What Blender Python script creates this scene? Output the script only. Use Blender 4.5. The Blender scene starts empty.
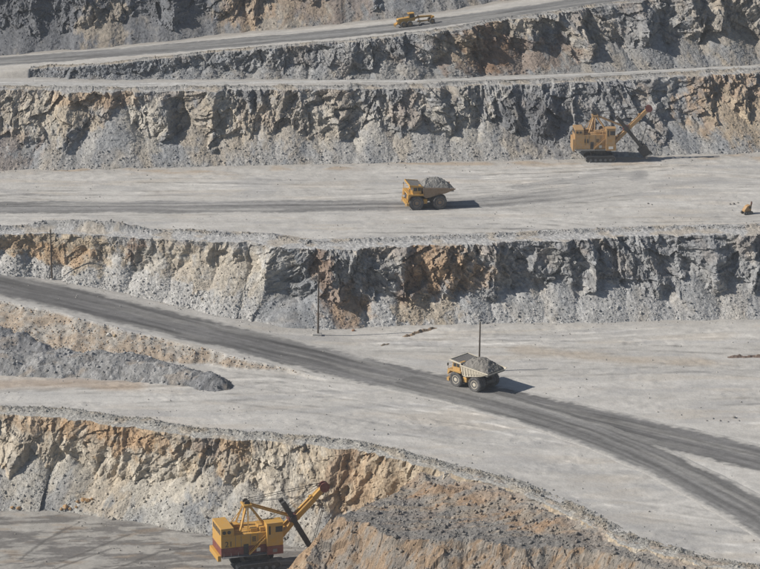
import bpy, bmesh, math, random
import numpy as np
from mathutils import Vector, Matrix

random.seed(7); RNG = np.random.default_rng(11)
sc = bpy.context.scene
C = bpy.context.collection
R_ = math.radians

# ------------------------------------------------------------------ camera, sky, sun, exposure
FPX, PITCH, CAMZ, W0, H0 = 3000.0, R_(16.2), 210.0, 760.0, 569.0
cam = bpy.data.cameras.new('camera'); co = bpy.data.objects.new('camera', cam); C.objects.link(co)
cam.sensor_width = 36.0; cam.lens = 36.0*FPX/W0; cam.clip_start = 1.0; cam.clip_end = 5000
co.location = (0, 0, CAMZ); co.rotation_euler = (math.pi/2-PITCH, 0, 0)
sc.camera = co
SUN_EL, SUN_AZ = R_(37), R_(9)            # light travels to +x and a little away from the camera
world = bpy.data.worlds.new('World'); sc.world = world; world.use_nodes = True
nt = world.node_tree; bg = nt.nodes['Background']
sky = nt.nodes.new('ShaderNodeTexSky'); sky.sky_type = 'NISHITA'; sky.sun_disc = False
sd = Vector((-math.cos(SUN_AZ), -math.sin(SUN_AZ), 0))
sky.sun_elevation = SUN_EL; sky.sun_rotation = math.atan2(sd.x, sd.y)
sky.air_density = 1.0; sky.dust_density = 1.0; sky.altitude = 800
nt.links.new(sky.outputs[0], bg.inputs[0]); bg.inputs[1].default_value = 0.055
sl = bpy.data.lights.new('sun', 'SUN'); sl.energy = 4.4; sl.angle = R_(0.53); sl.color = (1.0, 0.94, 0.85)
so = bpy.data.objects.new('sun', sl); C.objects.link(so)
ldir = Vector((math.cos(SUN_EL)*math.cos(SUN_AZ), math.cos(SUN_EL)*math.sin(SUN_AZ), -math.sin(SUN_EL)))
so.rotation_euler = ldir.to_track_quat('-Z', 'Y').to_euler(); so.location = (-200, 600, 300)
vs = sc.view_settings; vs.view_transform = 'Standard'; vs.look = 'None'; vs.exposure = 0.22; vs.gamma = 1.0
vs.use_curve_mapping = False

# ------------------------------------------------------------------ helpers: survey, noise
def un(px, py, z):
    """survey: the point at height z seen at a photograph position"""
    cp, sp = math.cos(PITCH), math.sin(PITCH)
    dx = px-W0/2; dv = -(py-H0/2)
    dy = FPX*cp+dv*sp; dz = -FPX*sp+dv*cp
    t = (z-CAMZ)/dz
    return Vector((dx*t, dy*t, z))

def h2(ix, iy, seed):
    ix = ix.astype(np.int64).astype(np.uint32); iy = iy.astype(np.int64).astype(np.uint32)
    h = ix*np.uint32(374761393)+iy*np.uint32(668265263)+np.uint32((seed*2246822519) & 0xffffffff)
    h = (h ^ (h >> np.uint32(13)))*np.uint32(1274126177)
    h = (h ^ (h >> np.uint32(16)))*np.uint32(2654435761)
    h = h ^ (h >> np.uint32(15))
    return h.astype(np.float64)/4294967296.0
def perlin(x, y, seed=0):
    x = np.asarray(x, float); y = np.asarray(y, float)
    x, y = np.broadcast_arrays(x, y)
    x0 = np.floor(x); y0 = np.floor(y); fx = x-x0; fy = y-y0
    def g(a, b):
        an = h2(x0+a, y0+b, seed)*2*np.pi
        return np.cos(an)*(fx-a)+np.sin(an)*(fy-b)
    u = fx*fx*fx*(fx*(fx*6-15)+10); v = fy*fy*fy*(fy*(fy*6-15)+10)
    return ((g(0,0)*(1-u)+g(1,0)*u)*(1-v)+(g(0,1)*(1-u)+g(1,1)*u)*v)*1.5
def fbm(x, y, n=4, seed=0, gain=0.5):
    a = 1.0; f = 1.0; r = 0
    for i in range(n):
        r = r+a*perlin(np.asarray(x)*f+i*17.3, np.asarray(y)*f-i*9.1, seed+i); a *= gain; f *= 2.03
    return r
def vor(x, y, seed=0):
    """nearest-cell: distance, offset to the cell point, three cell randoms"""
    x, y = np.broadcast_arrays(np.asarray(x, float), np.asarray(y, float))
    x0 = np.floor(x); y0 = np.floor(y)
    best = np.full(x.shape, 1e9); ox = np.zeros(x.shape); oy = np.zeros(x.shape)
    ci = np.zeros(x.shape); cj = np.zeros(x.shape)
    for a in (-1, 0, 1):
        for b in (-1, 0, 1):
            px = x0+a+h2(x0+a, y0+b, seed); py = y0+b+h2(x0+a, y0+b, seed+101)
            d = (x-px)**2+(y-py)**2; m = d < best
            best = np.where(m, d, best); ox = np.where(m, x-px, ox); oy = np.where(m, y-py, oy)
            ci = np.where(m, x0+a, ci); cj = np.where(m, y0+b, cj)
    return np.sqrt(best), ox, oy, h2(ci, cj, seed+7), h2(ci, cj, seed+8), h2(ci, cj, seed+9)
def facets(x, y, seed, off=0.5, tilt=1.0, ty=1.0, warp=0.16):
    d, ox, oy, a, b, c = vor(x+warp*fbm(x, y, 2, seed+50), y+warp*fbm(x+9, y, 2, seed+51), seed)
    return (a-0.5)*off+tilt*((b-0.5)*2*ox+ty*(c-0.5)*2*oy)
def sstep(a, b, x): t = np.clip((x-a)/(b-a), 0, 1); return t*t*(3-2*t)
def mixc(A, B, m): return A*(1-m[..., None])+np.asarray(B)*m[..., None]

# ------------------------------------------------------------------ helpers: materials
def newmat(name):
    m = bpy.data.materials.new(name); m.use_nodes = True
    return m, m.node_tree, m.node_tree.nodes['Principled BSDF']
def ground_mat(name, scale=1.6, var=0.28, bump=0.5, dist=0.12, rough=0.95, stretch=(1, 1, 1), fine=0.10):
    m, t, b = newmat(name); L = t.links.new
    at = t.nodes.new('ShaderNodeAttribute'); at.attribute_name = 'Col'
    tc = t.nodes.new('ShaderNodeTexCoord')
    mp = t.nodes.new('ShaderNodeMapping'); mp.inputs['Scale'].default_value = stretch
    L(tc.outputs['Object'], mp.inputs[0])
    n1 = t.nodes.new('ShaderNodeTexNoise'); n1.inputs['Scale'].default_value = scale; n1.inputs['Detail'].default_value = 6; n1.inputs['Roughness'].default_value = 0.7
    L(mp.outputs[0], n1.inputs['Vector'])
    mr = t.nodes.new('ShaderNodeMapRange'); mr.inputs[1].default_value = 0.3; mr.inputs[2].default_value = 0.7
    mr.inputs[3].default_value = 1-var; mr.inputs[4].default_value = 1+var
    L(n1.outputs[0], mr.inputs[0])
    n3 = t.nodes.new('ShaderNodeTexNoise'); n3.inputs['Scale'].default_value = scale*5.5; n3.inputs['Detail'].default_value = 3; n3.inputs['Roughness'].default_value = 0.6
    L(tc.outputs['Object'], n3.inputs['Vector'])
    mr2 = t.nodes.new('ShaderNodeMapRange'); mr2.inputs[1].default_value = 0.3; mr2.inputs[2].default_value = 0.7
    mr2.inputs[3].default_value = 1-fine; mr2.inputs[4].default_value = 1+fine; L(n3.outputs[0], mr2.inputs[0])
    mu = t.nodes.new('ShaderNodeMath'); mu.operation = 'MULTIPLY'; L(mr.outputs[0], mu.inputs[0]); L(mr2.outputs[0], mu.inputs[1])
    vm = t.nodes.new('ShaderNodeVectorMath'); vm.operation = 'SCALE'
    L(at.outputs['Color'], vm.inputs[0]); L(mu.outputs[0], vm.inputs['Scale'])
    L(vm.outputs[0], b.inputs['Base Color'])
    b.inputs['Roughness'].default_value = rough; b.inputs['Specular IOR Level'].default_value = 0.15
    n2 = t.nodes.new('ShaderNodeTexNoise'); n2.inputs['Scale'].default_value = scale*2.2; n2.inputs['Detail'].default_value = 5
    L(tc.outputs['Object'], n2.inputs['Vector'])
    bp = t.nodes.new('ShaderNodeBump'); bp.inputs['Strength'].default_value = bump; bp.inputs['Distance'].default_value = dist
    L(n2.outputs[0], bp.inputs['Height']); L(bp.outputs[0], b.inputs['Normal'])
    return m
def paint(name, col, dirt=(0.36, 0.33, 0.29), amt=0.45, rough=0.5, metal=0.0, scale=1.3):
    m, t, b = newmat(name); L = t.links.new
    tc = t.nodes.new('ShaderNodeTexCoord')
    n = t.nodes.new('ShaderNodeTexNoise'); n.inputs['Scale'].default_value = scale; n.inputs['Detail'].default_value = 7; n.inputs['Roughness'].default_value = 0.65
    L(tc.outputs['Object'], n.inputs['Vector'])
    mr = t.nodes.new('ShaderNodeMapRange'); mr.inputs[1].default_value = 0.35; mr.inputs[2].default_value = 0.75; mr.inputs[3].default_value = 0.08*amt; mr.inputs[4].default_value = amt
    L(n.outputs[0], mr.inputs[0])
    mx = t.nodes.new('ShaderNodeMix'); mx.data_type = 'RGBA'
    mx.inputs[6].default_value = (*col, 1); mx.inputs[7].default_value = (*dirt, 1)
    L(mr.outputs[0], mx.inputs[0]); L(mx.outputs[2], b.inputs['Base Color'])
    b.inputs['Roughness'].default_value = rough; b.inputs['Metallic'].default_value = metal
    bp = t.nodes.new('ShaderNodeBump'); bp.inputs['Strength'].default_value = 0.15; bp.inputs['Distance'].default_value = 0.02
    L(n.outputs[0], bp.inputs['Height']); L(bp.outputs[0], b.inputs['Normal'])
    return m
M_rock = ground_mat('rock_face', 1.1, 0.30, 0.6, 0.25)
M_dust = ground_mat('dusty_floor', 0.5, 0.10, 0.5, 0.16, fine=0.09)
M_road = ground_mat('packed_road', 0.7, 0.14, 0.35, 0.08, rough=0.85, fine=0.14)
M_gravel = ground_mat('gravel', 2.4, 0.32, 0.7, 0.15)
M_stone = ground_mat('loose_stone', 1.5, 0.22, 0.5, 0.08)
P_yel = paint('yellow_paint', (0.56, 0.30, 0.035), amt=0.42)
P_yel2 = paint('faded_yellow_paint', (0.58, 0.33, 0.075), amt=0.45)
P_och = paint('ochre_paint', (0.42, 0.235, 0.075), amt=0.55)
P_cream = paint('cream_paint', (0.66, 0.60, 0.48), amt=0.5)
P_brownbed = paint('worn_body_steel', (0.24, 0.15, 0.085), amt=0.5)
P_red = paint('maroon_paint', (0.17, 0.035, 0.03), amt=0.25)
P_dark = paint('dark_steel', (0.03, 0.03, 0.032), amt=0.22, rough=0.6)
P_grey = paint('grey_steel', (0.16, 0.17, 0.18), amt=0.4, rough=0.6)
P_white = paint('white_paint', (0.75, 0.74, 0.70), amt=0.25)
P_tyre = paint('tyre_rubber', (0.035, 0.036, 0.04), dirt=(0.25, 0.24, 0.23), amt=0.75, rough=0.9)
P_glass = paint('cab_glass', (0.02, 0.025, 0.03), amt=0.12, rough=0.12)
P_rust = paint('rusty_iron', (0.14, 0.07, 0.04), amt=0.4, rough=0.85)
P_wood = paint('weathered_wood', (0.055, 0.04, 0.03), amt=0.2, rough=0.9)
P_conc = paint('concrete', (0.42, 0.41, 0.39), amt=0.3, rough=0.9)
P_spill = paint('dust_covered_steel', (0.10, 0.095, 0.09), dirt=(0.22, 0.21, 0.2), amt=0.9, rough=0.95, scale=2.5)
P_lamp = paint('lamp_lens', (0.7, 0.7, 0.66), amt=0.15, rough=0.2)

# ------------------------------------------------------------------ helpers: objects
def tag(o, label=None, cat=None, group=None, kind=None):
    if label: o['label'] = label
    if cat: o['category'] = cat
    if group: o['group'] = group
    if kind: o['kind'] = kind
    return o
def grid_mesh(name, P, col, mat, smooth=False):
    n, m = P.shape[:2]
    me = bpy.data.meshes.new(name)
    idx = np.arange(n*m).reshape(n, m)
    q = np.stack([idx[:-1, :-1], idx[:-1, 1:], idx[1:, 1:], idx[1:, :-1]], -1).reshape(-1, 4)
    me.vertices.add(n*m); me.vertices.foreach_set('co', P.reshape(-1).astype(np.float32))
    me.loops.add(q.size); me.loops.foreach_set('vertex_index', q.reshape(-1).astype(np.int32))
    me.polygons.add(len(q)); me.polygons.foreach_set('loop_start', np.arange(0, q.size, 4, dtype=np.int32))
    me.update(calc_edges=True)
    me.polygons.foreach_set('use_smooth', np.full(len(q), smooth))
    set_col(me, col.reshape(-1, 3))
    me.materials.append(mat)
    o = bpy.data.objects.new(name, me); C.objects.link(o)
    return o
def set_col(me, col):
    a = me.color_attributes.new('Col', 'FLOAT_COLOR', 'POINT')
    c4 = np.ones((len(col), 4), np.float32); c4[:, :3] = np.clip(col, 0.005, 0.85)
    a.data.foreach_set('color', c4.reshape(-1))

ICO = None
def ico():
    global ICO
    if ICO is None:
        bm = bmesh.new(); bmesh.ops.create_icosphere(bm, subdivisions=1, radius=1)
        v = np.array([x.co[:] for x in bm.verts]); bm.verts.index_update()
        f = np.array([[y.index for y in x.verts] for x in bm.faces]); bm.free()
        ICO = (v, f)
    return ICO
def rock_shape(rng):
    """an angular block: an icosphere cut by random planes"""
    v, f = ico(); v = v.copy()
    for _ in range(7):
        n = rng.normal(size=3); n /= np.linalg.norm(n); d = rng.uniform(0.45, 0.8)
        ex = np.maximum(0, v@n-d); v -= ex[:, None]*n
    v *= np.array([1, rng.uniform(0.6, 0.95), rng.uniform(0.5, 0.85)])
    return v, f
VAR = [rock_shape(RNG) for _ in range(10)]
def scatter(name, pts, size, col, rng, sink=0.25):
    """many loose stones as one mesh"""
    n = len(pts); V = []; F = []; K = []; base = 0
    which = rng.integers(0, len(VAR), n)
    for k in range(len(VAR)):
        ii = np.where(which == k)[0]
        if not len(ii): continue
        v, f = VAR[k]; m = len(ii)
        A = rng.normal(size=(m, 4)); A /= np.linalg.norm(A, axis=1)[:, None]
        w, x, y, z = A.T
        Rm = np.stack([1-2*(y*y+z*z), 2*(x*y-z*w), 2*(x*z+y*w), 2*(x*y+z*w), 1-2*(x*x+z*z), 2*(y*z-x*w),
                       2*(x*z-y*w), 2*(y*z+x*w), 1-2*(x*x+y*y)], -1).reshape(m, 3, 3)
        vv = np.einsum('mij,vj->mvi', Rm, v)*size[ii][:, None, None]+pts[ii][:, None, :]
        vv[:, :, 2] += (size[ii]*(0.45-sink))[:, None]
        V.append(vv.reshape(-1, 3)); K.append(np.repeat(col[ii], len(v), 0))
        F.append((f[None]+(base+np.arange(m)*len(v))[:, None, None]).reshape(-1, 3)); base += m*len(v)
    V = np.concatenate(V); F = np.concatenate(F); K = np.concatenate(K)
    me = bpy.data.meshes.new(name)
    me.vertices.add(len(V)); me.vertices.foreach_set('co', V.reshape(-1).astype(np.float32))
    me.loops.add(F.size); me.loops.foreach_set('vertex_index', F.reshape(-1).astype(np.int32))
    me.polygons.add(len(F)); me.polygons.foreach_set('loop_start', np.arange(0, F.size, 3, dtype=np.int32))
    me.update(calc_edges=True); set_col(me, K); me.materials.append(M_stone)
    o = bpy.data.objects.new(name, me); C.objects.link(o)
    return o

# ------------------------------------------------------------------ the lie of the land
Z1, Z2, Z3, Z4, ZT = -16.2, 0.0, 17.2, 34.3, -3.5
def zr_px(px): return np.interp(px, [-200, -80, 0, 60, 150, 220, 290, 340], [14, 10.6, 8.6, 7.2, 4.6, 2.4, 0.7, 0.0])
def z5_px(px): return 35.3+0.0245*np.asarray(px)
def line(pts): return np.array([un(*p)[:] for p in pts])
def yx(L): return lambda x: np.interp(x, L[:, 0], L[:, 1])
crest1 = line([(-160,414,0), (-60,415,0), (0,415,0), (60,417,0), (100,423,0), (150,430,0), (190,437,0), (230,440,0), (300,445,0), (350,450,0), (400,461,0), (430,470,0), (500,487,0), (560,512,0), (620,545,0), (700,566,0), (800,585,0), (900,600,0)])
toe1 = line([(-160,508,Z1), (-60,509,Z1), (0,510,Z1), (60,512,Z1), (100,517,Z1), (150,524,Z1), (190,530,Z1), (230,536,Z1), (300,545,Z1), (350,552,Z1), (400,572,Z1), (430,600,Z1), (500,632,Z1), (560,664,Z1), (620,700,Z1), (700,722,Z1), (800,742,Z1), (900,758,Z1)])
t2px = [(-160,243), (0,271), (50,279), (100,288), (150,299), (200,311), (255,324), (280,329), (300,330), (350,328), (420,325), (500,323), (600,323), (650,321), (760,319), (920,316)]
toe2 = line([(a, b, float(zr_px(a))) for a, b in t2px if a not in (560,)])
crest2 = line([(-160,236,Z3), (0,236,Z3), (50,234,Z3), (100,237,Z3), (150,239,Z3), (200,240,Z3), (255,243,Z3), (280,246,Z3), (300,250,Z3), (350,249,Z3), (420,246,Z3), (500,243,Z3), (600,238,Z3), (650,236,Z3), (760,234,Z3), (920,231,Z3)])
crest3 = line([(-160,90,Z4), (0,90,Z4), (120,92,Z4), (250,90,Z4), (350,90,Z4), (430,88,Z4), (500,85,Z4), (580,83,Z4), (640,79,Z4), (720,74,Z4), (760,72,Z4), (920,64,Z4)])
toe3 = line([(-160,175,Z3), (0,171,Z3), (120,168,Z3), (250,165,Z3), (350,163,Z3), (430,162,Z3), (500,160,Z3), (580,159,Z3), (640,157,Z3), (720,156,Z3), (760,156,Z3), (920,150,Z3)])
c4 = [(30,70.5), (60,67.5), (100,66), (180,57), (250,50), (350,42), (430,33), (520,18), (590,8), (640,1), (760,-14), (920,-32)]
t4 = [(30,77), (60,79), (100,80), (180,79), (250,79), (350,78), (430,77), (520,75), (590,73), (640,70), (760,64), (920,56)]
crest4 = line([(a, b, float(z5_px(a))) for a, b in c4]); toe4 = line([(a, b, Z4) for a, b in t4])
t5 = [(-160,66), (0,56), (100,48), (180,40), (250,32), (330,25), (400,18), (460,9), (520,-1), (640,-18), (760,-36), (920,-60)]
toe5 = line([(a, b, float(z5_px(a))) for a, b in t5])
crest5 = toe5+np.array([0, 15.5, 18.0])

def ridge_field(s, z, H, ridges, seed, amp=1.0):
    """buttresses standing out of a face: each rises slowly on its sunny side and breaks off on the other"""
    b = np.zeros_like(s)
    warp = 1.5*fbm(s*0.13, z*0.13, 2, seed+3)+0.6*perlin(s*0.5, z*0.5, seed+2)
    amod = np.clip(0.95+0.55*perlin(s*0.11, z*0.16, seed+9), 0.3, 1.5)
    for (s0, w, a, lean) in ridges:
        t = (s-s0-lean*(H-z)+warp)/w
        up = np.clip(1+t, 0, 1); dn = np.clip(1-t*2.2, 0, 1)
        b = np.maximum(b, a*np.where(t < 0, up, dn)*np.clip(0.55+0.6*np.sin(np.pi*np.clip((H-z)/H*0.75+0.12, 0, 1)), 0, 1.1))
    return b*amp*amod

def blobs(x, f, items, seed):
    """colour patches of the rock, stains and painted shade: (x, height fraction, half width, half height, colour index) -> mask list"""
    out = []
    for (bx, bf, rx, rf, ci, st) in items:
        d = ((x-bx)/rx)**2+((f-bf)/rf)**2
        d = d+0.9*fbm(x*0.35, f*5+bx, 4, seed+int(bx*3) % 97, 0.6)
        out.append((ci, st*sstep(1.15, 0.35, d)))
    return out

COL = {'grey': (0.27, 0.272, 0.275), 'pale': (0.44, 0.405, 0.345), 'orange': (0.36, 0.25, 0.155), 'rust': (0.215, 0.135, 0.085),
       'dark': (0.135, 0.14, 0.152), 'blue': (0.21, 0.225, 0.245), 'tan': (0.40, 0.335, 0.25), 'ash': (0.43, 0.422, 0.405)}

def build_wall(name, crest, toe, ridges_px, stain_shade_px, seed, base='grey', phi=70, step=0.24, rows=96, berm=(2.6, 0.9), rock_amp=1.0,
               warm=0.25, tal_col=(0.34, 0.335, 0.325), lip=7.0, tal_off=0.0, repose=37, palev=0.35, tal_amp=1.0, auto=11.0, ft=0.42, lip_h=None, fans=()):
    seg = np.r_[0, np.cumsum(np.linalg.norm(np.diff(crest[:, :2], axis=0), axis=1))]
    n = int(seg[-1]/step); s = np.linspace(0, seg[-1], n)
    def rs(L):
        o = np.stack([np.interp(s, seg, L[:, k]) for k in range(3)], 1)
        k = max(3, int(5/step)) | 1; ker = np.hanning(k+2)[1:-1]; ker /= ker.sum()
        pad = np.pad(o, ((k//2, k//2), (0, 0)), mode='reflect', reflect_type='odd')
        return np.stack([np.convolve(pad[:, j], ker, 'valid') for j in range(3)], 1)
    Cc, T = rs(crest), rs(toe)
    out = (T-Cc)[:, :2]; Rn = np.linalg.norm(out, axis=1)
    tang = np.gradient(Cc[:, :2], axis=0); tang /= np.linalg.norm(tang, axis=1)[:, None]
    nrm = np.stack([tang[:, 1], -tang[:, 0]], 1)                 # to the open side
    Rn = np.maximum(0.3, (out*nrm).sum(1)); H = np.maximum(0.5, Cc[:, 2]-T[:, 2])
    print(name, n, 'H %.1f-%.1f R/H %.2f-%.2f' % (H.min(), H.max(), (Rn/H).min(), (Rn/H).max()))
    # ---- face: rows go down in height
    f = 1-np.linspace(0, 1.045, rows)                            # height fraction
    S = np.repeat(s[:, None], rows, 1); FZ = np.repeat(f[None], n, 0)
    Hh = H[:, None]; Z = FZ*Hh
    pxs = np.array([(c[0]) for c in Cc])
    X = np.repeat(Cc[:, 0:1], rows, 1)
    rid = []
    rg = np.random.default_rng(seed)
    for (p, w, a, lean) in ridges_px: rid.append((np.interp(p, pxs, s), w, a, lean))
    q = 0.0
    while q < seg[-1]:                                           # smaller buttresses all along
        q += rg.uniform(0.25, 1.2)*auto*0.5
        rid.append((q, rg.uniform(1.4, 5.5), rg.uniform(0.2, 1.2), rg.uniform(-0.45, 0.3)))
    B = ridge_field(S, Z, Hh, rid, seed, np.clip(Hh/14, 0.25, 1.1))
    sh = S+0.25*Z; jl = S-(0.12+0.75*perlin(S/23, Z/30, seed+33))*Z+1.2*perlin(S/7, Z/7, seed+34); jr = S+(0.25+0.5*perlin(S/31, Z/40, seed+35))*Z
    ra_ = rock_amp if np.isscalar(rock_amp) else np.interp(X, *rock_amp)
    hk = ra_*np.clip(Hh/10, 0.35, 1)
    B += hk*(1.6*facets(jr/7.0, Z/7.0, seed+1, 1.0, 1.25, 0.75)+0.95*facets(jl/2.9, Z/3.1+3, seed+2, 1.0, 1.2, 0.95))
    B += ra_*(0.52*facets(jl/1.3, Z/1.4, seed+4, 1.0, 1.2, 1.0)+0.27*facets(jr/0.65, Z/0.7, seed+5, 1.0, 1.2, 1.0))
    B += 0.9*fbm(S/16, Z/20, 3, seed+6)
    rep = math.tan(R_(repose))
    ftv = ft if np.isscalar(ft) else np.interp(Cc[:, 0], *ft)
    cot = np.clip((Rn-ftv*H/rep)/(H*(1-ftv)), 1/math.tan(R_(phi+8)), 0.9)[:, None]
    drock = (Hh-Z)*cot+B-0.6
    heap = 1.9*fbm(s/11.0, s*0, 3, seed+12)+1.6*(0.5-np.abs(perlin(s/7.5, s*0+3, seed+13)))
    heap = tal_amp*heap[:, None]*np.clip(Hh/15, 0.15, 1)
    stone = 0
    for k, (sc_, a_) in enumerate(((1.5, 0.15), (0.8, 0.17), (0.45, 0.15))):
        d, ox, oy, ra, rb, rc = vor(S/sc_, Z*1.5/sc_, seed+20+k)
        stone = stone+a_*np.maximum(0, 0.75-d)*(ra*1.4)
    fan = 0.10*fbm(S/3.5+0.05*Z, Z/7, 3, seed+18)+0.16*fbm(S/1.1, Z/0.7, 3, seed+19)
    plane = lambda z, c_: (Hh-z)*c_
    fb = ftv*0.55 if fans else ftv
    fb = fb if np.isscalar(fb) else fb[:, None]
    zb_ = fb*Hh
    dtal = plane(zb_, cot)-0.6+(zb_-Z)/rep+heap*(0.35+0.65*np.clip(1-FZ, 0, 1))
    ppx = W0/2+FPX*Cc[:, 0]/np.sqrt(Cc[:, 1]**2+(CAMZ-Cc[:, 2])**2)
    cl = [(np.interp(p, ppx, s), min(0.85, fr*1.1)) for p, fr in fans]
    if fans:
        q = 0.0
        while q < seg[-1]:
            q += rg.uniform(4.5, 11); cl.append((q, rg.uniform(0.28, 0.54)))
    wob = 0.9*fbm(S/5, Z/5, 3, seed+14)
    for (s0, fr) in cl:
        k = int(np.clip(s0/seg[-1]*(n-1), 0, n-1)); za = fr*H[k]; da = (H[k]-za)*cot[k, 0]-0.4
        rp = np.clip(za/max(1.0, Rn[k]+0.8-da), 0.62, 1.05)
        rr = ((za-Z)/rp)**2-(0.85*(S-s0)+wob)**2
        dtal = np.maximum(dtal, np.where((Z < za) & (rr > 0), da+np.sqrt(np.maximum(rr, 0)), -99))
    dtal = dtal+stone+fan-0.2+tal_off
    D = np.maximum(drock, dtal)
    tal = sstep(-0.25, 0.15, dtal-drock)
    xy = Cc[:, None, :2]+nrm[:, None, :]*D[..., None]
    zz = T[:, None, 2]+Z+0.12*fbm(S/0.9, Z/0.9, 2, seed+30)*(1-tal)
    face = np.concatenate([xy, zz[..., None]], -1)
    # ---- lip: from under the bench floor over a windrow of rubble to the edge
    nl = 26; e = np.linspace(lip, 0.12, nl)
    E = np.repeat(e[None], n, 0); SL = np.repeat(s[:, None], nl, 1)
    bw, bh = berm
    bh_ = bh*np.clip(0.7+0.9*fbm(SL/9, E*0, 3, seed+41), 0.1, 2)
    if lip_h is not None: bh_ = bh_+lip_h(Cc[:, 0])[:, None]
    st2 = 0
    for k, (sc_, a_) in enumerate(((1.2, 0.5), (0.6, 0.3))):
        d, ox, oy, ra, rb, rc = vor(SL/sc_, E/sc_, seed+44+k); st2 = st2+0.7*a_*np.maximum(0, 0.7-d)*ra*1.3
    bc = lip*0.55+0.5*fbm(SL/5, E*0, 2, seed+46)
    bell = np.exp(-((E-bc)/(bw*0.5))**2)
    zl = bh_*bell+st2*(0.35+bell)*min(1, bh+0.3)+0.10*fbm(SL/1.5, E/1.5, 3, seed+42)+0.05
    zl = zl-0.9*sstep(lip-1.6, lip, E)
    xo = -E+D[:, 0:1]*np.clip(1-E/3.0, 0, 1)
    xyl = Cc[:, None, :2]+nrm[:, None, :]*xo[..., None]
    zl = Cc[:, None, 2]+zl*np.clip(E/0.6, 0.2, 1)
    lipg = np.concatenate([xyl, zl[..., None]], -1)
    P = np.concatenate([lipg, face], 1)
    # ---- what the rock is made of, with shade painted into some patches
    g = np.asarray(COL[base])
    K = np.broadcast_to(g, face.shape).copy()
    nz = fbm(sh/9, Z/7, 4, seed+60); n2 = fbm((S+0.4*Z)/4.5, Z/9, 4, seed+61); n3 = fbm((S-0.3*Z)/6, Z/12, 4, seed+63)
    K = mixc(K, COL['pale'], palev*sstep(0.0, 0.55, n2)*(1-tal))
    K = mixc(K, COL['dark'], 0.55*sstep(0.1, 0.6, n3)*(1-tal))
    K = mixc(K, COL['orange'], warm*sstep(0.05, 0.6, nz+0.25*(FZ-0.5))*(1-0.6*tal))
    tc_ = np.broadcast_to(np.asarray(tal_col), face.shape)
    K = K*(1-tal[..., None])+tc_*tal[..., None]
    K = mixc(K, COL['tan'], tal*0.45*sstep(0.05, 0.6, fbm(S/8, Z/9, 3, seed+66)))
    K = mixc(K, COL['blue'], tal*0.6*sstep(0.0, 0.6, fbm(S/7+40, Z/9, 3, seed+67)))
    items = []
    for (p, fr, rx, rf, c, a) in stain_shade_px:
        xs = Cc[:, 0]; pp = W0/2+FPX*xs/np.sqrt(Cc[:, 1]**2+(CAMZ-Cc[:, 2])**2)
        items.append((np.interp(p, pp, xs), fr, rx, rf, c, a))
    for ci, m in blobs(X, FZ, items, seed+70): K = mixc(K, COL[ci], m)
    _, _, _, ra, rb, rc = vor(sh/1.6, Z/1.9, seed+80)
    K = K*(1+(0.40*ra-0.2)*(1-0.6*tal))[..., None]
    _, _, _, ra, rb, rc = vor(S/0.6, Z/0.5, seed+81)
    K = K*(0.88+0.24*ra)[..., None]
    KL = np.broadcast_to(np.asarray(tal_col)*1.02, lipg.shape)*(0.8+0.4*h2(np.floor(SL/0.5), np.floor(E/0.5), seed))[..., None]
    KL = mixc(KL, COL['tan'], 0.5*sstep(0.0, 0.5, fbm(SL/7, E/5, 3, seed+82)))
    KL = KL*(1-0.28*bell)[..., None]
    K = np.concatenate([KL, K], 1)
    o = grid_mesh(name, P, K, M_rock)
    tag(o, kind='structure')
    return dict(obj=o, crest=Cc, toe=T, nrm=nrm, face=face, tal=tal, K=K[:, nl:], lip=lipg, KL=KL, bell=bell, H=H)

def rubble_on(name, w, n, rng, smin=0.09, smax=0.45, nberm=0, z_lo=-0.02):
    tal = w['tal']; ok = np.argwhere((tal > 0.85) & (w['face'][..., 2] > w['toe'][:, None, 2]+z_lo))
    pick = ok[rng.integers(0, len(ok), n)]
    P = w['face'][pick[:, 0], pick[:, 1]].copy(); K = w['K'][pick[:, 0], pick[:, 1]].copy()
    fr = (P[:, 2]-w['toe'][pick[:, 0], 2])/w['H'][pick[:, 0]]
    size = smin*(1-rng.random(n))**(-0.42); size = np.clip(size, smin, smax)*(1.25-0.7*np.clip(fr, 0, 0.8))
    if nberm:
        okb = np.argwhere(w['bell'] > 0.25); pk = okb[rng.integers(0, len(okb), nberm)]
        P = np.concatenate([P, w['lip'][pk[:, 0], pk[:, 1]]]); K = np.concatenate([K, w['KL'][pk[:, 0], pk[:, 1]]])
        size = np.concatenate([size, np.clip(0.11*(1-rng.random(nberm))**(-0.4), 0.11, 0.42)])
    P[:, :2] += rng.normal(size=(len(P), 2))*0.12
    K = K*rng.uniform(0.78, 1.25, len(P))[:, None]
    o = scatter(name, P, size, K, rng); tag(o, kind='stuff')
    return o

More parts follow.
